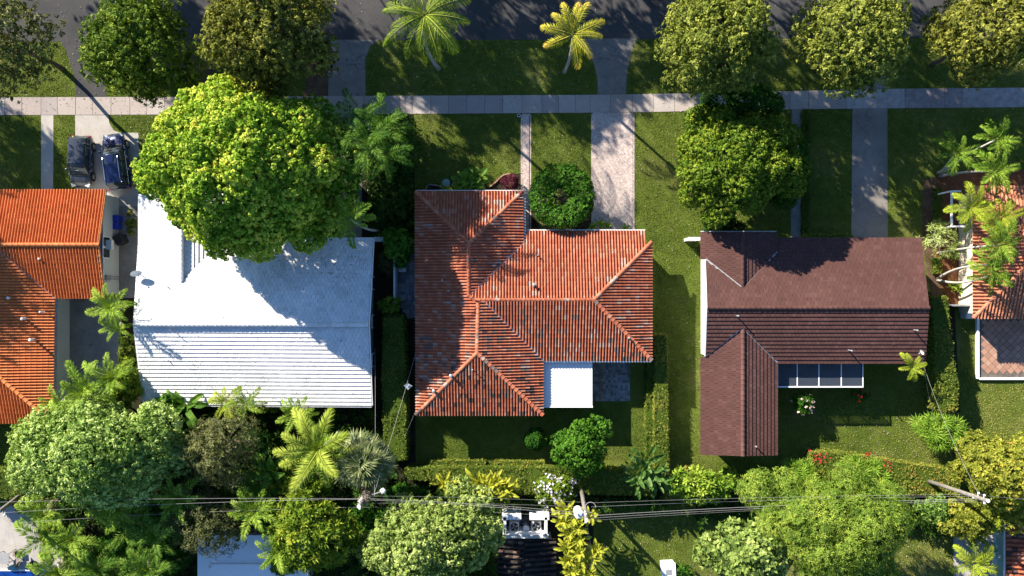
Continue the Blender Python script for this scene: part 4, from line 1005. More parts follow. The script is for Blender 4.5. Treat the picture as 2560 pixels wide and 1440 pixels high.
b6=r.plane([(1943,908),(2313,908)],3.3,20,[(1943,770),(2323,770),(2313,908),(1943,908)])
b7=r.plane([(1752,580),(1752,660)],3.3,17,[(1752,580),(1857,580),(1857,649),(1752,649)]); r.plane([(1752,580),(1752,660)],3.3,17,[(1857,649),(1857,722),(1764,649)])
b8=r.plane([(1942,582),(1942,637)],3.3,17,[(1857,580),(1942,581),(1942,630),(1857,722)])
b9=r.plane([(1752,900),(1752,1137)],3.3,17,[(1857,892),(1857,1140),(1752,1137),(1752,892)]); r.plane([(1752,900),(1752,1137)],3.3,17,[(1857,818),(1857,892),(1764,892)])
b10=r.plane([(1943,907),(1943,1138)],3.3,17,[(1857,818),(1943,907),(1943,1138),(1857,1140)])
r.ridge(b1(1769,770),b1(2323,770),0.15,0.40,0.03); r.ridge(b7(1857,580),b7(1857,722),0.15,0.40,0.03); r.ridge(b9(1857,1140),b9(1857,820),0.15,0.40,0.03)
r.valley(b3(1764,648),b7(1855,720),0.07); r.valley(b8(1942,630),b8(1859,720),0.05); r.valley(b9(1764,891),b9(1855,821),0.05); r.valley(b10(1943,906),b10(1860,822),0.07); r.finish()
bar(D,b3(1764,650)+Vector((-.05,0,-.02)),b3(1768,770)+Vector((-.05,0,-.02)),0.07,0.18,'white','rake_board'); bar(D,b4(1764,890)+Vector((-.05,0,-.02)),b4(1768,770)+Vector((-.05,0,-.02)),0.07,0.18,'white','rake_board')
for (x,y,h) in ((1846,790,4.65),(2130,877,3.8),(2294,826,4.3),(1891,1117,3.6)): vent(D,x,y,h+0.1,0.05,0.5,'flashing')
bar(D,P(1940,580,3.2)+Vector((0,0.05,0)),P(1752,580,3.2)+Vector((0,0.05,0)),0.06,0.1,'offwhite','fascia')
# screened porch behind D
sp=thing('screened_porch','white framed screened porch behind the brown roofed house','porch',P(2050,938)); z=2.5
def screen():
    m,t,b=base_mat('dark_insect_screen',0.7,0.2); b.inputs['Base Color'].default_value=(0.06,0.075,0.10,1)
    tr_=t.nodes.new('ShaderNodeBsdfTransparent'); mx=t.nodes.new('ShaderNodeMixShader'); mx.inputs[0].default_value=0.62
    t.links.new(tr_.outputs[0],mx.inputs[1]); t.links.new(b.outputs[0],mx.inputs[2]); t.links.new(mx.outputs[0],t.nodes['Material Output'].inputs['Surface']); return m
M['screen']=screen()
xs=[1944,1993,2047,2103,2157]
for a,b in zip(xs[:-1],xs[1:]):
    p=P(a,905,z);q=P(b,967,z); mb=MB(); mb.add([(p.x+.03,q.y,z),(q.x-.03,q.y,z),(q.x-.03,p.y,z),(p.x+.03,p.y,z)],[(0,1,2,3)]); mb.build('screen_panel',M['screen'],sp)
    mb=MB(); mb.add([(p.x+.03,q.y,0.05),(q.x-.03,q.y,0.05),(q.x-.03,q.y,z),(p.x+.03,q.y,z)],[(0,1,2,3)]); mb.build('screen_panel',M['screen'],sp)
for x in xs: bar(sp,P(x,905,z),P(x,967,z),0.07,0.07,'white','beam'); a=P(x,967,z); bar(sp,(a.x,a.y,0),(a.x,a.y,z-0.04),0.06,0.06,'white','post')
bar(sp,P(1944,967,z),P(2158,967,z),0.10,0.10,'white','beam'); sheet('porch_floor',[(1946,905),(2152,905),(2152,960),(1946,960)],0.03,'concrete_grey')
# E: salmon roof, right
E=thing('house','cream house under the salmon barrel tile roof behind the palms','house',P(2560,640))
wallbox(E,[(2444,480),(2900,480),(2900,784),(2444,784)],2.7,2.6,'stucco_cream')
q=MB(); ya=P(0,520).y; yb_=P(0,776).y; q.box((37.62,(ya+yb_)/2,1.25),(0.35,abs(ya-yb_),2.6)); q.build('side_wall',M['stucco_cream'],E)
r=Roof(E,'barrel',0.27,0.42,M['salmon_tile'],M['deck'],M['salmon_tile'],5)
e1=r.plane([(2432,465),(2432,795)],2.7,18,[(2432,466),(2432,795),(2600,630)])
e2=r.plane([(2432,795),(2900,795)],2.7,18,[(2432,795),(2900,795),(2900,630),(2600,630)])
e3=r.plane([(2432,466),(2900,466)],2.7,18,[(2432,466),(2600,630),(2900,630),(2900,466)])
r.ridge(e1(2432,795),e1(2600,630),0.16,0.42,0.07); r.ridge(e1(2432,466),e1(2600,630),0.16,0.42,0.07); r.ridge(e2(2600,630),e2(2900,630),0.16,0.42,0.07); r.finish()
# F: blackened roof, bottom centre
F_=thing('house','small house with blackened barrel tile roof beside the boxed air conditioners','house',P(1315,1430))
wallbox(F_,[(1256,1356),(1380,1356),(1380,1560),(1256,1560)],2.9,2.7,'stucco_grey')
r=Roof(F_,'barrel',0.40,0.42,M['black_tile'],M['deck_dark'],M['black_tile'],6,maxobj=300)
f1=r.plane([(1246,1348),(1246,1560)],2.8,12,[(1246,1348),(1311,1348),(1311,1560),(1246,1560)])
f2=r.plane([(1388,1346),(1388,1560)],2.8,12,[(1311,1348),(1388,1346),(1388,1560),(1311,1560)])
r.ridge(f1(1311,1350),f1(1311,1560),0.14,0.4,0.05); r.finish()
# AC enclosure
K=thing('equipment_enclosure','white parapet enclosure holding two air conditioners','enclosure',P(1314,1312)); z=2.3
def wseg(x0,y0,x1,y1,w=0.22,zz=z,mat='white',t=K,name='parapet_wall'):
    a=P(x0,y0,zz);b=P(x1,y1,zz); q=MB()
    if abs(x1-x0)>abs(y1-y0): q.box(((a.x+b.x)/2,(a.y+b.y)/2,zz/2),(abs(a.x-b.x)+w,w,zz))
    else: q.box(((a.x+b.x)/2,(a.y+b.y)/2,zz/2),(w,abs(a.y-b.y)-w-0.006,zz))
    return q.build(name,M[mat],t)
wseg(1262,1290,1262,1342); wseg(1365,1290,1365,1342); wseg(1262,1341,1366,1341,0.32); wseg(1262,1293,1296,1293,0.45); wseg(1331,1293,1366,1293,0.45)
def acunit(label,px,py,zf=0.5):
    c=P(px,py,zf+0.85); t=thing('air_conditioner',label,'air conditioner',(c.x,c.y,zf),'condensing units in the parapet enclosure')
    q=MB(); q.box((c.x,c.y,zf+0.4),(0.78,0.78,0.8)); q.build('cabinet',M['offwhite'],t)
    q=MB(); q.tube([(c.x,c.y,zf+0.79),(c.x,c.y,zf+0.83)],0.34,16); q.build('fan_grille',M['black'],t)
    q=MB()
    for k in range(4):
        a=k*PI/2+0.4; q.add([(c.x+0.05*math.cos(a-0.5),c.y+0.05*math.sin(a-0.5),zf+0.84),(c.x+0.28*math.cos(a-0.35),c.y+0.28*math.sin(a-0.35),zf+0.845),(c.x+0.30*math.cos(a+0.25),c.y+0.30*math.sin(a+0.25),zf+0.86),(c.x+0.06*math.cos(a+0.3),c.y+0.06*math.sin(a+0.3),zf+0.85)],[(0,1,2,3)])
    q.build('fan_blade',M['flashing'],t); return t
acunit('air conditioner in the left bay of the white enclosure',1286,1318); acunit('air conditioner in the right bay of the white enclosure',1341,1317)
a=P(1315,1322,1.2); t=thing('water_tank','small round white topped tank between the two air conditioners','tank',(a.x,a.y,0)); q=MB(); q.tube([(a.x,a.y,0.0),(a.x,a.y,1.1)],0.24,14); q.build('tank_body',M['offwhite'],t); q=MB(); q.ball((a.x,a.y,1.1),0.27,14,6,zs=0.3); q.build('lid',M['white'],t)
sheet('enclosure_floor',[(1262,1290),(1366,1290),(1366,1345),(1262,1345)],0.05,'concrete_grey')
# G: flat white shed roof, bottom left
G=thing('flat_roof_building','flat pale roofed building under hanging branches','building',P(600,1420)); z=3.0
wallbox(G,[(500,1345),(760,1345),(760,1600),(500,1600)],z,z-0.1,'stucco_grey')
q=MB(); q.prism([tuple(P(x,y,z)[:2]) for x,y in [(494,1338),(770,1338),(770,1610),(494,1610)]],z-0.12,z+0.02); q.build('roof',M['white'],G)
q=MB(); q.prism([tuple(P(x,y,z)[:2]) for x,y in [(528,1409),(740,1409),(740,1590),(512,1590)]],z+0.021,z+0.16); q.build('raised_roof_panel',M['white'],G)
# H: bottom right red roof
Hh=thing('house','house with faded red roof in the lower right corner','house',P(2560,1420))
M['teal']=surf('teal_wall',(0.16,0.30,0.30),(0.24,0.38,0.37),1.5,0.85,0.2,0.2,12,0.2)
wallbox(Hh,[(2536,1322),(2900,1322),(2900,1600),(2536,1600)],2.8,2.7,'teal')
r=Roof(Hh,'barrel',0.36,0.42,M['red_tile'],M['deck'],M['red_tile'],7)
h1=r.plane([(2515,1310),(2515,1600)],2.8,15,[(2515,1312),(2740,1312),(2740,1600),(2515,1600)]); r.finish()
bar(Hh,h1(2513,1312)+Vector((-.06,0,0)),h1(2513,1600)+Vector((-.06,0,0)),0.10,0.1,'offwhite','gutter')
sheet('rear_path',[(2496,1305),(2530,1305),(2530,1600),(2500,1600)],0.024,'teal')

# ------------------------------------------------------------------ garden walls, fences and small yard things
def wall(label,x0,y0,x1,y1,h,w=0.2,mat='stucco',name='garden_wall',cat='wall'):
    a=P(x0,y0,h);b=P(x1,y1,h); mid=(a+b)/2; t=thing(name,label,cat,(mid.x,mid.y,0)); q=MB()
    if abs(x1-x0)>abs(y1-y0): q.box((mid.x,mid.y,h/2),(abs(a.x-b.x),w,h)); q.build('wall_body',M[mat],t); q=MB(); q.box((mid.x,mid.y,h+0.025),(abs(a.x-b.x)+.04,w+.06,0.05)); q.build('coping',M[mat],t)
    else: q.box((mid.x,mid.y,h/2),(w,abs(a.y-b.y),h)); q.build('wall_body',M[mat],t); q=MB(); q.box((mid.x,mid.y,h+0.025),(w+.06,abs(a.y-b.y)+.04,0.05)); q.build('coping',M[mat],t)
    return t
wall('short grey garden wall joining the white roofed house to the shrubs',936,598,974,598,1.8,0.3,'stucco_grey')
wall('short white wing wall at the corner of the brown roofed house',1722,597,1752,597,1.8,0.22,'white')
wall('thin pale fence wall along the slab patio beside the red roof',986,645,986,792,1.6,0.09,'stucco_grey')
wall('grey metal topped fence between the tall hedge and the salmon roofed house',2380,763,2436,763,1.7,0.1,'flashing')
def panelfence(label,x0,y0,x1,y1,h,n,mat):
    a=P(x0,y0);b=P(x1,y1); t=thing('board_fence',label,'fence',((a.x+b.x)/2,(a.y+b.y)/2,0))
    for i in range(n):
        p=a.lerp(b,i/n); q_=a.lerp(b,(i+0.93)/n); bar(t,(p.x,p.y,h/2),(q_.x,q_.y,h/2),0.03,h,mat,'board')
    return t
M['darkwood']=surf('dark_fence_wood',(0.03,0.026,0.022),(0.06,0.05,0.04),2,0.9,0.2,0.3,20,0.3)
panelfence('dark board fence running north from the white roofed house',878,440,886,560,1.6,30,'darkwood')
panelfence('dark board fence along the left edge of the rear lawn',1392,1270,1393,1290,1.5,8,'darkwood')
# arbour of white pipe
ar_=thing('pipe_arbor','white square pipe arbour at the front of the salmon roofed house','arbor',P(2385,530)); z=2.4
for (a,b) in (((2379,478),(2379,566)),((2379,566),(2416,566)),((2379,478),(2402,478))): bar(ar_,P(*a,z),P(*b,z),0.13,0.13,'white','beam')
for (x,y) in ((2379,478),(2379,566)): a=P(x,y,z); bar(ar_,(a.x,a.y,0),(a.x,a.y,z),0.12,0.12,'white','post')
# bins
def bin_(label,px,py,rz,mat,w=0.55,d=0.62,h=1.0,group=None):
    c=P(px,py); t=thing('wheelie_bin',label,'bin',(c.x,c.y,0),group); ca,sa=math.cos(rz),math.sin(rz)
    def R(x,y,z): return (c.x+x*ca-y*sa,c.y+x*sa+y*ca,z)
    q=MB(); k=0.80; vs=[R(-w/2*k,-d/2*k,0.06),R(w/2*k,-d/2*k,0.06),R(w/2*k,d/2*k,0.06),R(-w/2*k,d/2*k,0.06),R(-w/2,-d/2,h),R(w/2,-d/2,h),R(w/2,d/2,h),R(-w/2,d/2,h)]
    q.add(vs,[(3,2,1,0),(0,1,5,4),(1,2,6,5),(2,3,7,6),(3,0,4,7),(4,5,6,7)]); q.build('bin_body',M[mat],t)
    q=MB(); q.add([R(-w/2-.02,-d/2-.04,h+.01),R(w/2+.02,-d/2-.04,h+.01),R(w/2+.02,d/2+.03,h+.03),R(-w/2-.02,d/2+.03,h+.03),R(-w/2+.05,-d/2+.05,h+.08),R(w/2-.05,-d/2+.05,h+.08),R(w/2-.05,d/2-.05,h+.11),R(-w/2+.05,d/2-.05,h+.11)],[(4,5,6,7),(0,1,5,4),(1,2,6,5),(2,3,7,6),(3,0,4,7)]); q.build('lid',M[mat],t)
    q=MB(); q.tube([R(-w/2+.04,d/2+.07,h),R(w/2-.04,d/2+.07,h)],0.018,6); q.build('handle',M[mat],t)
    for s in (-1,1):
        q=MB(); q.tube([R(s*(w/2*k+.01),d/2*k,0.10),R(s*(w/2*k+.06),d/2*k,0.10)],0.10,10); q.build('wheel',M['rubber'],t)
gb='blue bins beside the house wall'
bin_('upper blue wheeled bin against the pale house wall',301,549,PI/2,'bluebin',group=gb); bin_('lower blue wheeled bin against the pale house wall',299,567,PI/2,'bluebin',group=gb)
bin_('black wheeled bin turned askew in the side lane',313,601,0.5,'blacktarp',0.66,0.75,1.1)
def dish(label,px,py,h,rr,mast,aim,seed=0,mat='offwhite'):
    c=P(px,py,h); t=thing('satellite_dish',label,'satellite dish',(c.x,c.y,h)); a=Vector(aim).normalized(); q=MB()
    u=a.cross(Vector((0,0,1))).normalized(); v=u.cross(a); vs=[tuple(c-a*0.02)]; fs=[]
    for i in range(1,5):
        for k in range(18):
            b=2*PI*k/18; f=i/4; vs.append(tuple(c+u*(rr*f*math.cos(b))+v*(rr*f*0.9*math.sin(b))+a*(0.16*rr*f*f)))
    for k in range(18): fs.append((0,1+k,1+(k+1)%18))
    for i in range(3):
        for k in range(18): b=1+i*18; fs.append((b+k,b+18+k,b+18+(k+1)%18,b+(k+1)%18))
    q.add(vs,fs); q.build('reflector',M[mat],t,smooth=True)
    q=MB(); q.tube([c-v*rr*0.9,c+a*rr*1.1-v*rr*0.35],0.02,5); q.ball(tuple(c+a*rr*1.15-v*rr*0.3),0.06,8,5); q.build('feed_arm',M['flashing'],t)
    q=MB(); q.tube([c-a*0.05,c-a*0.15-Vector((0,0,0.15)),Vector(mast)],0.035,6); q.build('mast',M['flashing'],t)
dish('white satellite dish on the left edge of the white roof',340,682,4.2,0.45,(P(346,690,3.2).x,P(346,690,3.2).y,3.1),(0.30,-0.75,0.42))
dish('small satellite dish at the rear corner of the brown roof',2306,880,4.0,0.22,(P(2300,890,3.4).x,P(2300,890,3.4).y,3.3),(-0.8,-0.4,0.2))
# side-yard bits between the white and the red roof
def pane_obj(name,label,cat,px,py,w,d,rz,mat,h=0.15,group=None):
    c=P(px,py); q=MB(); q.box((c.x,c.y,h/2+0.01),(w,d,h),rz); q.box((c.x,c.y,h+0.022),(w*0.86,d*0.86,0.02),rz); o=q.build(name,M[mat]); tag(o,label,cat,group); return o
pane_obj('paper_box','tilted pale board lying beside the white roofed house','board',896,829,0.42,0.36,-0.3,'offwhite',0.05)
pane_obj('paper_box','upright pale board beside the rear of the white roofed house','board',888,991,0.32,0.50,0,'offwhite',0.05)
pane_obj('cushion','pale blue white cushion lying on the slab patio','cushion',1006,673,0.60,0.44,0,'white',0.10)
pane_obj('storage_box','weathered grey box on the slab patio near the two pots','box',1008,744,0.58,0.50,0,'greypaver',0.3)
pane_obj('stone_block','pale square stone on the slab patio, upper of two','stone',1024,744,0.36,0.40,0,'slab',0.2,'square stones on the slab patio'); pane_obj('stone_block','pale square stone on the slab patio, lower of two','stone',1024,757,0.36,0.36,0,'slab',0.2,'square stones on the slab patio')
def pot(label,px,py,rr,mat,h=0.4):
    c=P(px,py); t=thing('plant_pot',label,'pot',(c.x,c.y,0),'round pots by the hedge end'); q=MB(); q.tube([(c.x,c.y,0),(c.x,c.y,h*0.6),(c.x,c.y,h)],[rr*0.65,rr*0.9,rr],14,cap=False); q.build('pot_body',M[mat],t,smooth=True)
    q=MB(); q.tube([(c.x,c.y,h-0.08),(c.x,c.y,h-0.05)],rr*0.9,14); q.build('soil',M['soil'],t)
pot('round terracotta pot at the edge of the slab patio',1000,776,0.26,'terra'); pot('grey bowl pot touching the end of the long hedge',1008,789,0.27,'cobble')
c=P(975,845); t=thing('toy_car','bright blue and white ride-on toy in the shaded side yard','toy',(c.x+0.3,c.y,0)); c.x+=0.3
q=MB(); q.box((c.x,c.y,0.25),(0.5,0.42,0.3),0.3); q.ball((c.x,c.y,0.42),0.2,8,5); q.build('toy_body',M['bluebin'],t)
q=MB(); q.box((c.x+0.1,c.y+0.55,0.22),(0.10,0.7,0.08),0.35); q.build('handle',M['white'],t)
for dx,dy in ((-.3,-.2),(-.3,.2),(.25,-.25)):
    q=MB(); q.tube([(c.x+dx,c.y+dy,0.12),(c.x+dx+0.08,c.y+dy,0.12)],0.12,10); q.build('wheel',M['white'],t)
c=P(1002,865); 
t=thing('step_ladder','narrow pale rung ladder lying along the fence wall','ladder',P(976,848)); c=P(978,850)
for s in (-.12,.12): bar(t,(c.x+s,c.y-0.7,0.1),(c.x+s,c.y+0.7,0.1),0.04,0.04,'offwhite','rail')
for k in range(7): bar(t,(c.x-.12,c.y-0.6+0.2*k,0.1),(c.x+.12,c.y-0.6+0.2*k,0.1),0.03,0.03,'offwhite','rung')
# garden bits in front of the red roof
c=P(1116,458); t=thing('garden_reel','round teal lid at the edge of the front bed','lid',(c.x,c.y,0)); q=MB(); q.tube([(c.x,c.y,0),(c.x,c.y,0.25)],0.33,18); q.build('reel_body',M['teal'],t); q=MB(); q.ball((c.x,c.y,0.25),0.30,14,6,zs=0.25); q.build('lid',M['teal'],t)
def edging(label,pts,n,mat='cobble'):
    w=[P(*p) for p in pts]; t=thing('bed_edging',label,'edging',(w[0].x,w[0].y,0)); L=[0]
    for a,b in zip(w[:-1],w[1:]): L.append(L[-1]+(b-a).length)
    def at(d):
        for i in range(len(w)-1):
            if d<=L[i+1]: return w[i].lerp(w[i+1],(d-L[i])/(L[i+1]-L[i]))
        return w[-1]
    for i in range(n):
        a=at(L[-1]*i/n); b=at(L[-1]*(i+0.9)/n); bar(t,(a.x,a.y,0.08),(b.x,b.y,0.08),0.10,0.16,mat,'stone')
edging('curved stone edging round the pond-like left bed',[(1064,476),(1067,466),(1075,461),(1088,463),(1106,468)],8)
edging('wavy stone edging at the plant with big leaves',[(1130,462),(1140,452),(1150,444),(1165,440),(1180,438)],8)
edging('curved brick edging round the maroon shrub',[(1224,467),(1232,461),(1240,455),(1248,446),(1258,438),(1275,434)],9,'terra')
c=P(1297,289); t=thing('meter_cover','small round meter cover where the brick walk meets the sidewalk','cover',(c.x,c.y,0)); q=MB(); q.tube([(c.x,c.y,0.03),(c.x,c.y,0.06)],0.15,14); q.build('ring',M['offwhite'],t); q=MB(); q.tube([(c.x,c.y,0.061),(c.x,c.y,0.067)],0.10,14); q.build('lid',M['black'],t)
# rear-right bits: AC box, bench, crate
pane_obj('utility_box','white louvred equipment box at the corner of the salmon roofed house','box',2412,783,0.75,0.85,0,'offwhite',0.9)
c=P(1672,1425,1.0); t=thing('chimney_cap','small white hooded box at the bottom edge of the rear lawn','box',(c.x,c.y,0)); q=MB(); q.box((c.x,c.y,0.45),(1.05,1.0,0.9),0.05); q.build('box_body',M['offwhite'],t)
q=MB(); q.box((c.x,c.y,0.95),(1.15,1.1,0.09),0.05); q.build('lid',M['white'],t); q=MB(); q.box((c.x,c.y-0.2,1.0),(0.5,0.45,0.03),0.05); q.build('hatch',M['flashing'],t)
def bench(label,px,py,w,d,rz=0):
    c=P(px,py,0.6); t=thing('garden_bench',label,'bench',(c.x,c.y,0))
    for i in range(7): bar(t,(c.x-d/2+0.05+d*0.8*i/7,c.y-w/2,0.45),(c.x-d/2+0.05+d*0.8*i/7,c.y+w/2,0.45),0.045,0.03,'white','slat')
    for k in range(3): bar(t,(c.x+d/2,c.y-w/2,0.6+0.13*k),(c.x+d/2,c.y+w/2,0.6+0.13*k),0.03,0.06,'white','back_rail')
    for sx in (-1,1):
        for sy in (-1,1): bar(t,(c.x+sx*d/2,c.y+sy*w/2,0),(c.x+sx*d/2,c.y+sy*w/2,0.62),0.05,0.05,'white','leg')
    for sy in (-1,1): bar(t,(c.x-d/2,c.y+sy*w/2,0.64),(c.x+d/2,c.y+sy*w/2,0.64),0.05,0.04,'white','armrest')
bench('white slatted garden bench beside the teal wall',2487,1338,1.0,0.75); bench('long white slatted lounger near the lower right palm',2492,1410,1.9,0.7)
# left-bottom patio furniture
c=P(8,1396,0.7); t=thing('patio_table','square grey table on the shaded pool patio','table',(c.x,c.y,0)); q=MB(); q.box((c.x,c.y,0.72),(1.0,0.9,0.05)); q.build('tabletop',M['slab'],t)
for sx in (-.42,.42):
    for sy in (-.38,.38): bar(t,(c.x+sx,c.y+sy,0),(c.x+sx,c.y+sy,0.7),0.05,0.05,'flashing','leg')
def chair(label,px,py,rz):
    c=P(px,py,0.4); t=thing('patio_chair',label,'chair',(c.x,c.y,0),'metal chairs on the pool patio'); ca,sa=math.cos(rz),math.sin(rz); R=lambda x,y,z:(c.x+x*ca-y*sa,c.y+x*sa+y*ca,z)
    q=MB(); q.box((c.x,c.y,0.43),(0.5,0.48,0.04),rz); q.build('seat',M['cobble'],t)
    bar(t,R(0.25,-.24,0.75),R(0.25,.24,0.75),0.04,0.35,'darkwood','backrest')
    for sx in (-.22,.22):
        for sy in (-.2,.2): bar(t,R(sx,sy,0),R(sx,sy,0.42),0.04,0.04,'darkwood','leg')
chair('dark metal chair nearest the grey table',40,1382,0.1); chair('dark metal chair nearer the pool edge',44,1404,-0.5)
c=P(83,1416,0.4); t=thing('fire_bowl','round black bowl beside the pool coping','bowl',(c.x,c.y,0)); q=MB(); q.tube([(c.x,c.y,0.05),(c.x,c.y,0.25),(c.x,c.y,0.4)],[0.2,0.42,0.46],16,cap=False); q.build('bowl_body',M['black'],t,smooth=True); q=MB(); q.tube([(c.x,c.y,0.2),(c.x,c.y,0.22)],0.38,16); q.build('ash',M['soil'],t)
c=P(33,1420,0.2); t=thing('pool_float','folded teal float by the pool','float',(c.x,c.y,0)); q=MB(); q.tube([(c.x-0.45,c.y,0.15),(c.x,c.y+.1,0.2),(c.x+0.45,c.y,0.15)],[0.12,0.2,0.12],8); q.build('float_body',M['teal'],t,smooth=True); q=MB(); q.tube([(c.x-0.4,c.y-.12,0.2),(c.x+.4,c.y-.12,0.2)],0.08,8); q.build('pillow',M['teal'],t,smooth=True)
q=MB(); c=P(77,52); q.tube([(c.x,c.y,0.010),(c.x,c.y,0.03)],0.13,14); o=q.build('manhole_cover',M['black']); tag(o,'small dark cover in the shaded road at the upper left','cover')
o.location=(-13.5+0,0.0,0) if False else (0,0,0)
# ------------------------------------------------------------------ cars
def car(label,px,py,rz,L,Wc,Hh,paint,suv,group):
    c=P(px,py); t=thing('parked_car',label,'car',(c.x,c.y,0),group); ca,sa=math.cos(rz),math.sin(rz)
    R=lambda x,y,z:(c.x+x*ca-y*sa,c.y+x*sa+y*ca,z)       # +x is the nose
    def loft(st,name,mat,smooth=True,par=t,closed=True):
        n=len(st[0]); mb=MB(); vs=[]; fs=[]
        for s in st: vs+= [R(*p) for p in s]
        for i in range(len(st)-1):
            for k in range(n-1): fs.append((i*n+k,i*n+k+1,(i+1)*n+k+1,(i+1)*n+k))
        fs.append(tuple(range(n))[::-1]); fs.append(tuple(range((len(st)-1)*n,len(st)*n)))
        mb.add(vs,fs); o=mb.build(name,M[mat],par,smooth=False)
        o.data.polygons.foreach_set('use_smooth',[smooth]*len(fs)); 
        return o
    w=Wc/2
    def sec(x,wb,z0,zb,zt,cr=0.0):   # body section: sill, belt, shoulder, centre crown
        return [(x,-wb*0.92,z0),(x,-wb,z0+0.12),(x,-wb,zb*0.78),(x,-wb*0.96,zb),(x,-wb*0.80,zt),(x,-wb*0.4,zt+cr),(x,0,zt+cr*1.2),(x,wb*0.4,zt+cr),(x,wb*0.80,zt),(x,wb*0.96,zb),(x,wb,zb*0.78),(x,wb,z0+0.12),(x,wb*0.92,z0)]
    b=0.92 if suv else 0.84; hl=L/2
    st=[sec(-hl,w*0.72,0.38,b*0.82,b*0.86),sec(-hl+0.10,w*0.90,0.30,b*0.92,b*0.96),sec(-hl+0.45,w,0.24,b,b+0.03),sec(-0.6,w,0.22,b,b+0.03),sec(0.5,w,0.22,b,b+0.03),
        sec(hl-1.15,w*0.99,0.22,b*0.97,b+0.02,0.03),sec(hl-0.55,w*0.95,0.24,b*0.90,b*0.93,0.03),sec(hl-0.18,w*0.82,0.28,b*0.76,b*0.80,0.02),sec(hl,w*0.58,0.36,b*0.62,b*0.64)]
    loft(st,'body',paint)
    rb=-hl+(0.12 if suv else 0.10); fr=hl-(1.05 if suv else 1.0); rt=Hh
    def csec(x,wb,wt,zb,zt): return [(x,-wb,zb),(x,-wt,zt-0.04),(x,-wt*0.86,zt),(x,0,zt+0.015),(x,wt*0.86,zt),(x,wt,zt-0.04),(x,wb,zb)]
    # glasshouse: windows are the dark shell, roof and pillars lie on it
    xs_r0=rb+0.30; xs_f0=fr-0.85
    gl=[csec(rb,w*0.80,w*0.74,b-0.02,b+0.05),csec(xs_r0,w*0.93,w*0.73,b,rt-0.03),csec(0,w*0.95,w*0.75,b,rt),csec(xs_f0,w*0.94,w*0.72,b,rt-0.03),csec(fr,w*0.86,w*0.80,b-0.03,b+0.04)]
    g=loft(gl,'windows',"glass")
    # roof panel
    z=lambda x: rt+0.012-0.03*abs(x-0.0)/max(abs(xs_r0),1)
    mb=MB(); nx=6; vs=[]; fs=[]
    for i in range(nx+1):
        x=xs_r0+(xs_f0-xs_r0)*i/nx
        for k,(fy,dz) in enumerate(((-1,-0.07),(-0.86,-0.012),(-0.4,0.010),(0,0.018),(0.4,0.010),(0.86,-0.012),(1,-0.07))): vs.append(R(x,w*0.755*fy,z(x)+dz+0.005))
    for i in range(nx):
        for k in range(6): a=i*7+k; fs.append((a,a+1,a+8,a+7))
    mb.add(vs,fs); o=mb.build('roof',M[paint],t,smooth=True)
    # pillars
    for s in (-1,1):
        for (x0,y0,z0,x1,y1,z1) in ((fr-0.02,w*0.84,b+0.02,xs_f0,w*0.73,rt-0.02),(rb+0.03,w*0.80,b+0.02,xs_r0,w*0.74,rt-0.02),(-0.15,w*0.955,b,-0.15,w*0.76,rt-0.03),(xs_r0+0.45,w*0.945,b,xs_r0+0.35,w*0.75,rt-0.03)):
            mb=MB(); mb.tube([R(x0,s*y0,z0),R(x1,s*y1,z1)],0.045,6); mb.build('pillar',M[paint],t)
        mb=MB(); mb.tube([R(fr-0.05,s*w*0.965,b+0.02),R(rb+0.15,s*w*0.955,b+0.02)],0.022,5); mb.build('window_trim',M['chrome' if suv else 'flashing'],t)
        mb=MB(); mb.ball(R(fr-0.42,s*(w+0.13),b+0.10),0.13,8,6,zs=0.7); mb.tube([R(fr-0.42,s*w*0.9,b+0.04),R(fr-0.42,s*(w+0.12),b+0.08)],0.03,5); mb.build('mirror',M[paint],t,smooth=True)
        for dx in (0.35,-0.65):
            mb=MB(); mb.tube([R(dx,s*(w+0.012),b-0.12),R(dx-0.20,s*(w+0.012),b-0.12)],0.022,5); mb.build('door_handle',M['chrome'],t)
        mb=MB(); mb.box(R(hl-0.20,s*w*0.66,b*0.74),(0.30,0.34,0.13),rz+s*0.35*-1); mb.build('headlight',M['lamp'],t)
        mb=MB(); mb.box(R(-hl+0.09,s*w*0.76,b*0.80),(0.20,0.26,0.16),rz); mb.build('tail_light',M['redlens'],t)
        if suv:
            mb=MB(); mb.tube([R(xs_r0+0.15,s*w*0.66,rt),R(xs_r0+0.25,s*w*0.66,rt+0.06),R(xs_f0-0.3,s*w*0.66,rt+0.06),R(xs_f0-0.15,s*w*0.66,rt)],0.026,6); mb.build('roof_rail',M['chrome'],t)
        for xw in (hl-0.92,-hl+0.85):
            mb=MB(); mb.tube([R(xw,s*(w-0.20),0.34),R(xw,s*(w+0.015),0.34)],0.345,18); o=mb.build('wheel',M['rubber'],t)
            mb=MB(); mb.tube([R(xw,s*(w+0.016),0.34),R(xw,s*(w+0.025),0.34)],0.215,14); o2=mb.build('rim',M['rim'],None); o2.parent=o; o2.data.transform(Matrix.Translation(-worldloc(o)))
            mb=MB(); mb.tube([R(xw,s*(w-0.02),0.36),R(xw,s*(w+0.006),0.36)],0.40,18); mb.build('wheel_arch',M['black'],t)
    # hood seam, bonnet panel, dash strip, wiper, plate
    mb=MB(); mb.tube([R(fr+0.03,-w*0.78,b+0.045),R(fr+0.10,0,b+0.06),R(fr+0.03,w*0.78,b+0.045)],0.03,5); mb.build('cowl',M['black'],t)
    mb=MB(); 
    for s in (-1,1): mb.tube([R(fr+0.06,s*w*0.62,b+0.045),R(hl-0.55,s*w*0.60,b*0.95+0.01),R(hl-0.2,s*w*0.46,b*0.82)],0.012,4)
    mb.build('hood_seam',M['black'],t)
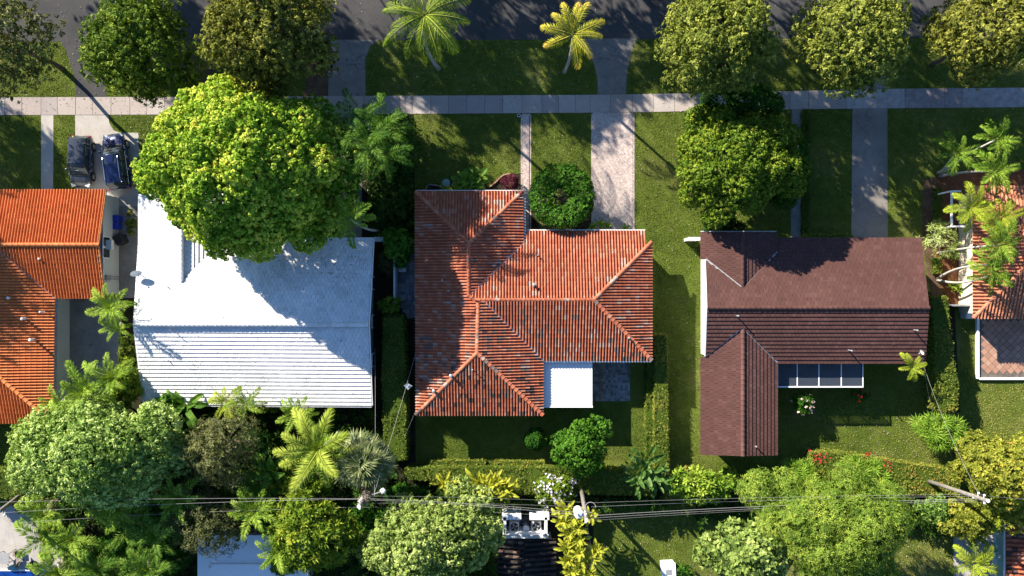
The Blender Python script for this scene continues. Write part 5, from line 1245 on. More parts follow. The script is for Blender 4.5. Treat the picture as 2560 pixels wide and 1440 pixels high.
    mb=MB(); mb.tube([R(fr-0.03,-0.25,b+0.10),R(fr-0.30,0.40,b+0.20)],0.012,4); mb.tube([R(fr-0.03,0.2,b+0.10),R(fr-0.26,0.68,b+0.18)],0.012,4); mb.build('wiper',M['black'],t)
    mb=MB(); mb.box(R(-hl-0.01,0,0.62),(0.03,0.34,0.14),rz); mb.build('number_plate',M['offwhite'],t)
    mb=MB(); mb.box(R(hl-0.02,0,0.50),(0.08,0.75,0.16),rz); mb.build('grille',M['black'],t)
    if not suv:
        mb=MB(); mb.tube([R(fr-0.35,-w*0.62,b+0.28),R(fr-0.31,0,b+0.285),R(fr-0.35,w*0.62,b+0.28)],0.018,5); mb.build('sunshade_edge',M['offwhite'],t)
    if suv:
        mb=MB(); vs=[R(xs_f0-0.75,-w*0.50,z(0.3)+0.018),R(xs_f0-0.12,-w*0.50,z(0.9)+0.020),R(xs_f0-0.12,w*0.50,z(0.9)+0.020),R(xs_f0-0.75,w*0.50,z(0.3)+0.018)]; mb.add(vs,[(0,1,2,3)]); mb.build('sunroof',M['glass'],t)
    mb=MB(); mb.ball(R(xs_r0+0.25,0.15,rt+0.03),0.05,6,4,zs=1.2); mb.build('antenna',M['black'],t)
gc='cars parked on the concrete driveway'
car('slate grey compact hatchback parked nose toward the orange roof',213,407,-PI/2-0.02,4.25,1.78,1.52,'slate',False,gc)
car('navy blue sport utility car parked nose toward the street',301,407,PI/2+0.135,4.60,1.86,1.70,'navy',True,gc)

# ------------------------------------------------------------------ poles and wires
def pole(label,top,base,h,seed,street=None,transf=None,arm=True):
    T=P(*top,h);B=P(*base); t=thing('utility_pole',label,'utility pole',(B.x,B.y,0),'wooden utility poles along the rear lots')
    q=MB(); q.tube([B,B.lerp(T,0.5),T],[0.19,0.16,0.13],10); q.build('pole_shaft',M['wood_pole'],t,smooth=True)
    q=MB(); q.tube([T,T+Vector((0,0,0.03))],0.14,10); q.build('pole_cap',M['offwhite'],t)
    for k,(dx,dz) in enumerate(((0.28,-0.5),(-0.28,-0.5),(0.25,-1.2),(-0.22,-1.8))):
        p=T+Vector((0,dx,dz)); q=MB(); q.tube([T+Vector((0,0,dz)),p],0.03,5); q.ball((p.x,p.y,p.z+0.08),0.09,8,5); q.build('insulator',M['offwhite'],t)
    if transf:
        c=P(*transf,h-2.0); q=MB(); q.tube([(c.x,c.y,h-2.6),(c.x,c.y,h-1.55)],0.34,16); tn=q.build('transformer',M['white'],t)
        q=MB(); q.ball((c.x,c.y,h-1.52),0.30,14,5,zs=0.3); q.ball((c.x-0.15,c.y+0.1,h-1.3),0.09,8,5,zs=1.6); q.ball((c.x+0.14,c.y+0.12,h-1.3),0.09,8,5,zs=1.6); o2=q.build('bushing',M['offwhite'],None); o2.parent=tn; o2.data.transform(Matrix.Translation(-worldloc(tn)))
        q=MB(); q.tube([(c.x,c.y,h-2.0),T+Vector((0,0,-2.0))],0.06,6); q.build('bracket',M['flashing'],t)
        q=MB(); pts=[]
        for k in range(14): a=k/13*1.6*PI; pts.append((T.x+0.45+0.38*math.cos(a),T.y+0.45+0.38*math.sin(a),h-1.6))
        q.tube(pts,0.022,5); q.build('cable_coil',M['wire'],t)
    if street:
        e=P(*street,h-2.6); s=B.lerp(T,(h-2.9)/h); q=MB(); q.tube([s,s.lerp(e,0.5)+Vector((0,0,0.25)),e],0.045,6); q.build('lamp_arm',M['flashing'],t)
        q=MB(); q.ball(tuple(e-Vector((0,0,0.05))),0.24,12,7,zs=0.55); q.build('lamp_head',M['offwhite'],t,smooth=True)
    return T,B
TA,_=pole('pole at the lower left edge beside the pool patio',(-28,1298),(60,1232),10,1)
TB,BB=pole('vine-covered pole with a street light arm beside the fan palm',(897,1266),(950,1185),10,2,street=(957,1228))
TC,_=pole('pole carrying a white transformer drum above the yellow shrubs',(1466,1300),(1452,1214),10,3,transf=(1446,1281))
TD,_=pole('leaning pole in the yellow-green tree at the lower right',(2470,1252),(2300,1196),10,4)
rng=np.random.default_rng(31); lob=[(tuple(BB.lerp(TB,f)+Vector((rng.normal(0,.1),rng.normal(0,.1),0))),0.38) for f in (0.5,0.62,0.74,0.84)]
vine=thing('vine','brown and green dead vine wrapped round the street light pole','vine',(BB.x,BB.y,0)); grow('foliage',vine,lob,M['drybrown'],rng,60,5,0.22,0.08,0.3,core=0.6)
def wire(label,a,b,sag,r=0.016,group='overhead cables between the poles',name='overhead_cable'):
    a=Vector(a);b=Vector(b); q=MB(); pts=[]
    for i in range(17):
        f=i/16; p=a.lerp(b,f); p.z-=sag*4*f*(1-f); pts.append(p)
    q.tube(pts,r*0.38,5); o=q.build(name,M['wire']); tag(o,label,'cable',group); return o
def H(x,y,z): return P(x,y,z)
wire('upper cable from the street light pole to the transformer pole',H(925,1247,8.6),H(1470,1284,8.6),0.5,0.028)
wire('second cable from the street light pole to the transformer pole',H(925,1250,8.5),H(1468,1290,8.5),0.5,0.028)
wire('thin middle cable from the street light pole to the transformer pole',H(930,1258,7.8),H(1470,1268,7.6),0.4,0.014)
wire('lowest thin cable reaching the transformer pole from the left',H(900,1268,7.0),H(1470,1297,7.0),0.5,0.014)
wire('faint upper cable over the hedge left of the transformer pole',H(905,1240,9.2),H(1465,1256,9.2),0.4,0.012)
wire('thick cable from the left pole to the street light pole',H(-28,1256,9.2),H(905,1247,9.2),0.5,0.022)
wire('sagging cable crossing the dark trees from the left pole',H(-28,1284,8.6),H(900,1248,8.4),0.7,0.022)
wire('lower cable crossing above the dark trees to the street light pole',H(-28,1312,7.4),H(897,1268,7.2),0.7,0.018)
wire('upper cable from the transformer pole to the right pole',H(1480,1257,9.4),H(2462,1236,9.4),0.4,0.016)
wire('second cable from the transformer pole to the right pole',H(1478,1267,9.2),H(2464,1240,9.2),0.4,0.018)
wire('thick cable from the transformer pole to the right pole',H(1470,1290,8.6),H(2468,1246,8.7),0.5,0.032)
wire('cable doubled below the thick one toward the right pole',H(1470,1296,8.3),H(2468,1250,8.5),0.5,0.024)
wire('lowest thin cable from the transformer pole to the right',H(1472,1302,7.8),H(2468,1254,8.0),0.6,0.014)
wire('service cable from the rear lawn to the transformer pole',H(1466,1302,9),H(1512,1560,4),0.2,0.014,'service drops')
wire('service cable down to the brown roofed house',H(2300,885,3.4),H(2446,1234,8.6),0.6,0.022,'service drops')
wire('thin service cable beside the rear corner of the brown roof',H(2305,890,3.3),H(2340,1060,3.0),0.2,0.012,'service drops')
wire('service cable down to the rear of the white roofed house',H(937,870,3.0),H(936,1240,8.2),0.3,0.022,'service drops')
wire('service cable holding the pale plate beside the red roof',H(1040,880,3.0),H(935,1235,8.4),0.4,0.022,'service drops')
wire('thin service cable beside the pale plate',H(1042,1020,3.0),H(1012,1090,3.4),0.1,0.012,'service drops')
wire('service cable across the pool patio',H(20,1285,8.5),H(66,1560,4),0.3,0.014,'service drops')
wire('cable leaving the right pole past the corner of the picture',H(2470,1240,8.8),H(3300,1330,8.8),0.6,0.018)
c=P(1020,965,3.4); k=thing('cable_plate','pale diamond shaped plate hanging on the service cable','plate',(c.x,c.y,c.z)); q=MB(); q.add([(c.x-.36,c.y+.06,c.z),(c.x,c.y-.30,c.z-.08),(c.x+.36,c.y+.02,c.z),(c.x+.03,c.y+.22,c.z+.06),(c.x-.36,c.y+.06,c.z+.04),(c.x,c.y-.30,c.z-.04),(c.x+.36,c.y+.02,c.z+.04),(c.x+.03,c.y+.22,c.z+.10)],[(3,2,1,0),(4,5,6,7),(0,1,5,4),(1,2,6,5),(2,3,7,6),(3,0,4,7)]); q.build('plate_body',M['offwhite'],k); q=MB(); q.tube([(c.x-.05,c.y-.05,c.z+.06),(c.x+.10,c.y+.12,c.z+.16)],0.04,6); q.build('clamp',M['white'],k)

# ------------------------------------------------------------------ trees
ST='street trees along the verge'
def street(label,cx,cy,rx,ry,mat,seed,**kw):
    a=dict(hm=6.6,rz=3.4,nl=74,lf=0.195,dens=40,k=11,L=0.25,Wd=0.10,elev=0.4,core=0.6,sprig=0.16,vary=0.8,rag=0.20,gap=0.16,puff=(0.20,0.40),tr=0.17,group=ST,name='street_tree',limbs=16,lowcut=-0.5); a.update(kw)
    return broadleaf(label,'tree',cx,cy,rx,ry,a.pop('hm'),a.pop('rz'),mat,seed,**a)
street('thin dull olive tree at the upper left corner',32,112,125,132,'lf_dull',101,outline=[(-60,-30),(60,-10),(105,10),(135,50),(150,110),(140,160),(110,200),(60,230),(10,250),(-60,240)],dens=18,core=0.3,puff=(0.20,0.46),tb=0.5)
street('bright green street tree left of the big lime canopy',350,112,138,132,'lf_street2',102,outline=[(300,0),(260,50),(235,90),(222,150),(210,180),(250,215),(290,235),(400,240),(480,235),(510,200),(500,130),(455,80),(430,30),(420,-20),(330,-20)])
street('broad bronze-green street tree above the big lime canopy',680,88,178,145,'lf_bronze',103,outline=[(545,-20),(530,30),(520,90),(505,150),(530,190),(600,215),(700,225),(780,230),(800,190),(830,150),(862,85),(840,70),(815,20),(800,-20)],hm=8.7,rz=4.0,tb=0.42)
street('street tree between the herringbone drive and the brown roof',1788,108,160,138,'lf_street',104,outline=[(1690,0),(1665,50),(1660,90),(1640,150),(1630,180),(1665,210),(1710,245),(1780,235),(1850,225),(1900,200),(1945,150),(1930,100),(1945,60),(1910,20),(1860,-10)],hm=7.6)
street('open-crowned street tree over the right driveway apron',2122,108,148,140,'lf_street',105,outline=[(2020,10),(1975,65),(2010,90),(1985,120),(1990,150),(2025,185),(2060,235),(2095,258),(2130,235),(2190,225),(2230,180),(2260,130),(2255,90),(2265,20),(2220,-20),(2100,-30)],dens=26,core=0.45)
street('pale bronze street tree near the upper right corner',2445,98,146,134,'lf_bronze',106,outline=[(2360,20),(2305,60),(2330,100),(2305,140),(2340,190),(2400,215),(2450,195),(2520,170),(2580,120),(2620,60),(2560,-30),(2420,-20)],tb=0.55)
# trees on the far side of the street stand just above the picture and shade the road
def gp(x,y,h): return ((x-1280)/(1-h/HC)+1280,(y-720)/(1-h/HC)+720)
_x,_y=gp(330,-330,10.5)
proto=street('tree across the street, first from the left',_x,_y,200,185,'lf_street',107,hm=10.5,rz=4.2,group='trees across the street',dens=13,puff=(0.24,0.58),rag=0.16,core=0.6)
q0=P(_x,_y,10.5)
for i,(x,y,s) in enumerate([(-10,-350,0.9),(640,-350,1.05),(960,-310,0.95),(1275,-345,0.95),(1580,-320,1.1),(1880,-300,1.05),(2200,-320,1.1),(2500,-300,1.0),(-400,0,0.9),(-400,330,1.0)]):
    c=proto.copy(); COL.objects.link(c); q=P(x,y); c.location=(q.x,q.y,0); c.rotation_euler=(0,0,i*1.3); c.scale=(s,s,s)
    c['label']=['tree across the street above the left corner','tree across the street above the bronze crown','tree across the street left of the coconut palm','small tree across the street right of the coconut palm','tree across the street above the golden palm','tree across the street right of the golden palm','tree across the street above the open crown','tree across the street above the upper right corner','street tree beyond the left edge of the picture','garden tree beyond the left lawn'][i]
    for ch in proto.children:
        d=ch.copy(); COL.objects.link(d); d.parent=c
        for gg in ch.children:
            e=gg.copy(); COL.objects.link(e); e.parent=d
# big lime canopy
broadleaf('huge lime green domed tree overhanging the white roof','tree',625,425,262,232,7.2,6.0,'lf_lime',110,name='canopy_tree',nl=120,lf=0.165,dens=40,k=16,L=0.20,Wd=0.15,elev=0.6,core=0.80,puff=(0.21,0.40),sprig=0.03,vary=0.5,tr=0.42,limbs=24,zmin=-0.30,base=(680,430),
    extra=[(790,290,7.6,44),(835,340,8.0,42),(855,390,8.0,42),(862,440,7.6,42),(850,500,7.0,40),(815,550,6.2,42),(770,590,5.6,40),(740,560,7.0,44)],
    outline=[(490,225),(530,198),(605,195),(655,225),(700,245),(770,255),(835,290),(855,340),(875,410),(878,480),(845,545),(795,600),(740,640),(680,650),(620,638),(545,640),(490,610),(450,570),(415,505),(350,472),(345,420),(385,370),(405,320),(430,275),(460,245)])
broadleaf('clipped fresh green domed tree by the brown roofed house','tree',1838,412,158,150,4.6,3.6,'lf_fresh',111,name='canopy_tree',nl=70,lf=0.20,dens=50,k=12,L=0.20,Wd=0.09,core=0.80,puff=(0.16,0.33),vary=0.4,tr=0.25,zmin=-0.1)
broadleaf('dark green tree hidden behind the clipped domed tree','tree',1850,272,118,48,3.6,2.0,'lf_deep',112,nl=26,lf=0.36,dens=22,L=0.16,Wd=0.08,core=0.8,tr=0.12,zmin=-0.1)
broadleaf('dark green tree against the walk right of the domed tree','tree',1968,430,42,110,3.0,1.9,'lf_deep',113,nl=22,lf=0.4,dens=22,L=0.16,Wd=0.08,core=0.8,tr=0.12,zmin=-0.1)
broadleaf('dark shrub mass against the corner of the brown roofed house','shrub',1800,560,70,28,1.6,1.0,'lf_under',114,name='shrub',nl=14,dens=26,L=0.15,Wd=0.08,trunk=False,zmin=0)
# round topiary ring
rng=np.random.default_rng(120); cT=P(1405,490,3.2); tp=thing('topiary_tree','round clipped ring shaped topiary tree beside the brick driveway','tree',(cT.x,cT.y,0)); lob=[]
for i in range(16):
    a=i/16*2*PI; lob.append(((cT.x+1.85*math.cos(a),cT.y+1.85*math.sin(a),3.0),0.78))
for (dx,dy,rr) in ((0.9,0.9,0.6),(1.1,0.3,0.5),(0.2,1.2,0.6),(-0.9,0.9,0.6),(-0.3,1.3,0.6),(0.5,0.5,0.5),(1.1,-0.5,0.6),(-1.2,0.5,0.55),(0.3,-1.3,0.55),(0.9,-0.9,0.6),(-1.1,-0.2,0.42),(-0.4,-1.2,0.5)): lob.append(((cT.x+dx,cT.y+dy,3.1),rr))
mb=MB()
for a,b in (((0.0,0,0),(-0.5,0.1,2.2)),((-0.5,0.1,2.2),(-1.2,0.8,2.9)),((-0.5,0.1,2.2),(-0.4,-0.9,2.9)),((-0.5,0.1,2.2),(0.6,-0.6,2.9)),((-0.3,0,1.6),(1.2,0.3,2.8))):
    mb.tube([(cT.x+a[0],cT.y+a[1],a[2]),(cT.x+b[0],cT.y+b[1],b[2])],[0.10,0.06],7)
mb.build('trunk',M['bark'],tp); grow('crown',tp,lob,M['lf_deep'],rng,62,4,0.13,0.08,0.4,core=0.84,tb=0.66,tvar=0.14)
broadleaf('low flowering shrub seen through the gap of the topiary ring','shrub',1392,500,26,24,0.8,0.5,'lf_pale',121,name='shrub',nl=8,dens=30,L=0.13,Wd=0.08,trunk=False,zmin=0)
broadleaf('low plants along the front wall below the topiary ring','shrub',1370,563,52,10,0.6,0.35,'lf_wisp',122,name='shrub',nl=12,dens=30,L=0.14,Wd=0.06,trunk=False,zmin=0)
# front bed of C
broadleaf('maroon leaved shrub in the curved brick bed','shrub',1276,457,27,21,0.8,0.5,'lf_purple',123,name='shrub',nl=12,lf=0.42,dens=50,L=0.16,Wd=0.07,trunk=False,zmin=0,core=0.7)
clump('big leaved green plant at the eave of the red roof',[(1168,450,1.6),(1185,458,1.6),(1155,462,1.2),(1196,446,1.4)],'shell',9,124,1.5,name='shell_ginger',cat='plant')
clump('low leafy plants left of the big leaved plant',[(1125,472,0.5),(1140,470,0.6),(1110,474,0.5)],'brom',10,125,1.0,name='bromeliad',stem=False)
# shrubs between B and C
broadleaf('dark glossy shrub beside the slab patio','shrub',1000,615,36,48,1.8,1.4,'lf_deep',130,name='shrub',nl=16,lf=0.42,dens=24,L=0.19,Wd=0.11,tr=0.08,zmin=-0.1,tb=0.6)
broadleaf('brownish shrub in the dark side yard','shrub',967,655,24,40,1.0,0.7,'lf_wisp',131,name='shrub',nl=12,dens=26,L=0.14,Wd=0.06,trunk=False,zmin=0,tb=0.3)
broadleaf('fresh green shrub at the head of the long hedge','shrub',978,765,30,26,1.3,0.8,'lf_fresh',132,name='shrub',nl=12,dens=28,L=0.20,Wd=0.08,trunk=False,zmin=0)
broadleaf('dark leafy mass beside the road-facing palms','shrub',1010,360,40,70,1.5,1.2,'lf_under',133,name='shrub',nl=16,dens=16,L=0.22,Wd=0.08,trunk=False,zmin=0,tb=0.7)
broadleaf('dark undergrowth left of the red roof','shrub',990,500,48,60,1.0,0.8,'lf_under',134,name='shrub',nl=14,dens=16,L=0.22,Wd=0.07,trunk=False,zmin=0)
broadleaf('low green shrub beside the side lane bins','shrub',333,560,14,34,0.8,0.6,'lf_hedge',135,name='shrub',nl=8,dens=26,L=0.14,Wd=0.07,trunk=False,zmin=0)
# hedges
hedge('long shaded hedge between the white and the red roof',[(957,792),(1008,790),(1014,960),(1015,1150),(962,1150),(955,960)],2.2,140,tb=0.42)
hedge('bright yellow-green hedge running down beside the rear lawn corner',[(1640,835),(1668,838),(1672,1185),(1636,1180)],1.7,141,tb=0.62)
hedge('low inner hedge beside the bright tall hedge',[(1618,905),(1634,905),(1634,1150),(1617,1150)],1.0,142,tb=0.5)
hedge('low narrow clipped hedge at the foot of the rear lawn, left part',[(1075,1154),(1215,1154),(1215,1166),(1075,1166)],0.9,143,tb=0.62)
hedge('low narrow clipped hedge at the foot of the rear lawn, right part',[(1238,1155),(1385,1156),(1385,1168),(1238,1167)],0.9,144,tb=0.62)
hedge('broad clipped hedge across the back of the rear lawn',[(1012,1172),(1400,1170),(1640,1182),(1640,1240),(1400,1232),(1300,1236),(1200,1205),(1012,1200)],1.9,145,tb=0.45)
hedge('shaded tall hedge beside the brown roofed house',[(2332,742),(2368,742),(2386,900),(2396,960),(2394,1028),(2350,1028),(2340,930)],2.4,146,tb=0.5)
hedge('curving yellow-green hedge behind the brown roofed house',[(2030,1132),(2110,1135),(2200,1150),(2300,1166),(2400,1178),(2400,1240),(2260,1236),(2150,1225),(2060,1190),(2026,1160)],1.7,147,tb=0.64,flower=(M['fl_red'],[(2045,1145,0.35,15),(2040,1160,0.30,7),(2205,1175,0.35,13),(2168,1135,0.15,6),(2210,1200,0.15,6)],0.11))
hedge('small low hedge under the front wall of the brown roofed house',[(2010,586),(2120,585),(2135,590),(2135,600),(2010,600)],0.8,148,tb=0.62)
hedge('olive hedge at the lower left edge',[(-80,1180),(48,1182),(52,1240),(40,1246),(-80,1246)],1.9,149,tb=0.55)
hedge('narrow hedge strip in the mulch bed by the palms',[(2343,470),(2356,470),(2354,560),(2341,560)],0.5,150,tb=0.4)
hedge('small clipped hedge block beside the curving palm trunks',[(2338,645),(2354,645),(2354,682),(2340,682)],0.7,151,tb=0.45)
hedge('shaded hedge line right of the grey walk',[(2008,275),(2024,275),(2024,590),(2008,590)],0.5,152,tb=0.25)
# rear garden of C and neighbours
broadleaf('round ball shaped clipped shrub on the rear lawn','shrub',1339,1098,30,27,1.4,0.9,'lf_deep',160,name='topiary_shrub',nl=30,lf=0.36,dens=60,L=0.12,Wd=0.08,core=0.9,vary=0.1,tr=0.06,zmin=-0.5)
broadleaf('dark green bushy tree on the rear lawn of the red roofed house','tree',1448,1122,68,64,3.2,2.0,'lf_deep',161,nl=34,lf=0.30,dens=40,k=12,L=0.20,Wd=0.10,core=0.72,puff=(0.18,0.36),tb=0.72,tr=0.10,vary=0.6,extra=[(1505,1070,3.4,24),(1490,1060,3.2,20)])
broadleaf('shrub covered in white and lilac flowers beside the poles','shrub',1384,1225,56,40,2.0,1.2,'lf_fresh',162,name='flowering_shrub',nl=22,dens=28,L=0.16,Wd=0.09,tr=0.06,flower=(M['fl_white'],0.42,0.13,'blossom'))
clump('green bird of paradise clump at the corner of the rear hedge',[(1605,1172,2.2),(1625,1180,2.0),(1590,1185,2.0),(1612,1150,2.3),(1640,1195,1.8)],'strel',13,163,0.85,name='bird_of_paradise',cat='plant',pitch=(-0.4,0.5))
clump('yellow heliconia clump above the pale round tree',[(1195,1205,2.2),(1215,1212,2.3),(1235,1202,2.2),(1255,1215,2.2),(1270,1222,2.0)],'heli',18,164,1.0,name='heliconia',cat='plant')
clump('small yellow heliconia clump left of the larger one',[(1110,1205,2.0),(1122,1215,2.0)],'heli',10,165,1.0,name='heliconia',cat='plant')
clump('column of yellow croton palms beside the dark roof, upper part',[(1410,1272,3),(1430,1290,3),(1405,1300,3),(1440,1315,3.2),(1420,1330,3),(1445,1345,3),(1475,1285,2.6)],'croton',20,166,1.0,name='croton_shrub',cat='shrub')
clump('column of yellow croton palms beside the dark roof, lower part',[(1415,1365,3),(1445,1375,3.2),(1420,1395,3),(1450,1405,3),(1430,1425,3.2),(1470,1430,3),(1478,1390,2.8),(1440,1450,3),(1490,1370,2.6)],'croton',20,167,1.0,name='croton_shrub',cat='shrub')
broadleaf('bright yellow-green rosette shrub at the foot of the grass strip','shrub',1752,1213,92,36,1.9,1.2,'lf_bright',168,name='rosette_shrub',nl=30,lf=0.26,dens=9,k=12,L=0.40,Wd=0.15,elev=0.75,core=0.78,tr=0.08,tb=0.6,zmin=-0.05)
broadleaf('low pale shrub above the bright rosette shrub','shrub',1715,1180,46,14,0.9,0.6,'lf_hedge',169,name='shrub',nl=10,dens=30,L=0.13,Wd=0.07,trunk=False,zmin=0,tb=0.65)
broadleaf('wide feathery olive green tree at the lower right','tree',2085,1325,215,122,7.0,3.0,'lf_feather',170,nl=64,lf=0.22,dens=26,k=9,L=0.27,Wd=0.045,elev=0.25,core=0.55,sprig=0.12,vary=0.6,tr=0.3,limbs=18,extra=[(1900,1225,6.5,50),(1960,1215,6.5,40),(2120,1210,7,50),(2210,1270,6,50),(2180,1440,7,60)],tb=0.55,gap=0.08)
broadleaf('tree with large pale round leaves left of the feathery tree','tree',1868,1372,112,82,6.2,2.6,'lf_pale',171,nl=40,lf=0.26,dens=12,k=6,L=0.34,Wd=0.22,elev=0.4,core=0.6,vary=0.5,sprig=0.08,tb=0.5)
broadleaf('yellow and orange tipped tree at the right edge','tree',2490,1170,92,92,5.6,3.0,'lf_yellow',172,nl=44,lf=0.26,dens=20,k=7,L=0.23,Wd=0.11,core=0.6,sprig=0.12,vary=0.6,tb=0.52,extra=[(2440,1110,5.5,30),(2560,1230,5,50),(2540,1290,5,40)])
broadleaf('yellow-green tree below the leaning utility pole','tree',2415,1290,66,56,3.8,2.0,'lf_yellow',173,nl=30,lf=0.28,dens=18,L=0.23,Wd=0.11,core=0.5,sprig=0.12,vary=0.6,tb=0.42)
broadleaf('small bluish green tree beside the feathery tree','tree',2335,1272,44,34,3.0,1.4,'lf_soft',174,nl=18,lf=0.34,dens=18,L=0.22,Wd=0.12,core=0.6,tb=0.35)
clump('spiky green palmetto clump at the end of the shaded hedge',[(2325,1060,1.8),(2350,1055,2.0),(2372,1062,1.9),(2320,1080,1.8),(2345,1082,2.1),(2370,1085,2.0),(2335,1100,1.8),(2360,1100,1.8),(2388,1075,1.6),(2385,1092,1.5),(2308,1068,1.4)],'fan_green',14,175,1.25,name='palmetto',cat='palm clump',part='fan_leaf',pitch=(-0.9,0.4))
clump('spiky lady palm clump left of the curving hedge',[(1975,1170,1.8),(1995,1178,2.0),(2012,1170,1.8),(1985,1190,1.8),(2005,1195,1.7)],'fan_green',14,176,1.2,name='lady_palm',cat='palm clump',part='fan_leaf',pitch=(-0.9,0.4))
clump('spiky lady palm clump growing from the curving hedge',[(2130,1165,2.6),(2150,1175,2.8),(2175,1165,2.6),(2160,1195,2.6),(2195,1190,2.5),(2205,1215,2.3),(2180,1215,2.3)],'fan_green',14,177,1.2,name='lady_palm',cat='palm clump',part='fan_leaf',pitch=(-0.9,0.4))
broadleaf('rose bush with pale pink blooms behind the brown roofed house','shrub',2007,1005,26,26,1.4,0.8,'lf_deep',178,name='rose_bush',nl=14,lf=0.4,dens=26,L=0.17,Wd=0.09,tr=0.05,flower=(M['fl_pink'],0.30,0.15,'blossom'))
broadleaf('low bush with red flowers in the house shadow','shrub',2147,990,26,15,0.8,0.5,'lf_deep',179,name='flowering_shrub',nl=12,dens=26,L=0.15,Wd=0.07,tr=0.04,flower=(M['fl_red'],0.22,0.13,'blossom'))
broadleaf('variegated thin leaved shrub on the mulch bed','shrub',2352,600,46,42,1.6,0.9,'lf_pale',180,name='variegated_shrub',nl=20,lf=0.30,dens=12,k=10,L=0.36,Wd=0.045,elev=0.5,core=0,tr=0.07,sprig=0.1,bark='bark_pale',limbs=14,tb=0.65)
broadleaf('small round dark bush on the rear lawn at the bottom edge','shrub',1712,1425,26,18,0.7,0.5,'lf_deep',181,name='shrub',nl=10,dens=26,L=0.16,Wd=0.08,trunk=False,zmin=0)
# lower left woodland
broadleaf('big soft green tree below the white roof','tree',258,1132,212,122,6.4,3.8,'lf_soft',190,nl=36,lf=0.31,dens=40,k=13,L=0.22,Wd=0.10,core=0.80,puff=(0.20,0.42),vary=0.5,sprig=0.05,tr=0.34,tb=0.52,limbs=14,extra=[(100,1160,6,70),(120,1080,6.4,60),(360,1100,7.5,60),(300,1180,6.5,60)])
broadleaf('wispy grey olive tree beside the soft green tree','tree',562,1118,96,96,5.0,2.6,'lf_wisp',191,nl=40,lf=0.24,dens=16,k=8,L=0.26,Wd=0.045,elev=0.2,core=0.35,sprig=0.28,vary=0.8,tr=0.2,limbs=20,tb=0.6)
broadleaf('dark wispy tree hanging over the flat pale roof','tree',520,1308,108,66,5.2,2.2,'lf_wisp',192,nl=34,lf=0.26,dens=14,k=8,L=0.26,Wd=0.05,elev=0.1,core=0.3,sprig=0.3,vary=0.8,tr=0.18,limbs=18,tb=0.42,extra=[(590,1345,4.6,20),(575,1330,4.8,24)])
broadleaf('glossy green rosette tree at the bottom beside the pale roof','tree',790,1325,112,92,6.0,2.8,'lf_fresh',193,nl=46,lf=0.24,dens=8,k=12,L=0.42,Wd=0.12,elev=0.65,core=0.66,vary=0.6,tr=0.25,tb=0.5)
broadleaf('glossy rosette shrubs under the coconut palm','shrub',755,1210,80,38,3.6,1.4,'lf_fresh',194,name='rosette_shrub',nl=28,lf=0.28,dens=8,k=12,L=0.36,Wd=0.11,elev=0.65,core=0.6,vary=0.6,tb=0.45)
broadleaf('pale green rounded tree at the bottom centre','tree',1068,1352,182,108,6.6,3.6,'lf_pale',195,nl=60,lf=0.24,dens=40,k=13,L=0.23,Wd=0.11,core=0.72,puff=(0.21,0.42),vary=0.45,tr=0.34,tb=0.55,limbs=14,extra=[(1155,1230,5.5,36),(1200,1250,5.8,34)])
broadleaf('dark green undergrowth shrub between the fan palm and the pole','shrub',1010,1232,60,22,1.6,1.0,'lf_deep',196,name='shrub',nl=14,dens=20,L=0.26,Wd=0.07,trunk=False,zmin=0)
broadleaf('dark tree between the rosette tree and the pale round tree','tree',690,1290,50,45,3.6,1.8,'lf_deep',197,nl=22,dens=18,L=0.26,Wd=0.09,core=0.7)
broadleaf('leafy bush at the rear eave of the white roof','shrub',430,1000,60,18,2.4,0.8,'lf_deep',198,name='shrub',nl=16,dens=14,k=6,L=0.42,Wd=0.20,core=0.5,tb=0.7)
broadleaf('dense shrub filling the gap left of the white roof','shrub',325,880,22,52,1.6,1.0,'lf_hedge',199,name='shrub',nl=16,dens=26,L=0.16,Wd=0.09,trunk=False,zmin=0,tb=0.4)
broadleaf('broad leaved yellow-green bush left of the white roof','shrub',318,950,44,46,3.0,1.6,'lf_fresh',200,name='shrub',nl=22,dens=14,k=8,L=0.34,Wd=0.13,core=0.6,tb=0.6)
for i,(x,y,rx,ry,h,m_,lb) in enumerate(((300,1000,44,26,2.2,'lf_hedge','leafy bush in front of the soft green tree top'),(225,1012,40,22,2.4,'lf_soft','pale bush beside the shaded yard wall'),(140,1330,30,34,2.2,'lf_fresh','bright bush at the edge of the pool patio'),
    (205,1390,52,40,2.6,'lf_soft','soft green bush at the bottom edge right of the pool'),(300,1360,60,44,2.8,'lf_deep','dark bush between the two bottom edge palms'),(320,1425,60,30,2.4,'lf_fresh','yellow-green bush at the bottom edge'),
    (420,1270,60,30,2.6,'lf_deep','dark bush in the shade below the soft green tree'),(430,1390,44,50,2.4,'lf_deep','dark bush left of the flat pale roof'),(600,1230,46,34,2.4,'lf_deep','dark bush below the wispy olive tree'),
    (640,1105,34,44,2.0,'lf_deep','dark bush right of the wispy olive tree'),(905,1290,46,34,2.4,'lf_deep','dark bush under the street light pole'),(660,1010,50,16,1.8,'lf_hedge','low bush along the rear white eave'),
    (90,1255,40,20,2.6,'lf_pale','pale bush between the left pole and the soft green tree'),(715,1400,40,36,2.6,'lf_fresh','leafy bush at the corner of the flat pale roof'))):
    broadleaf(lb,'shrub',x,y,rx,ry,h,h*0.5,m_,500+i,name='shrub',nl=22,lf=0.32,dens=22,k=8,L=0.26,Wd=0.10,core=0.66,trunk=False,zmin=-0.1,vary=0.6,tb=0.5)
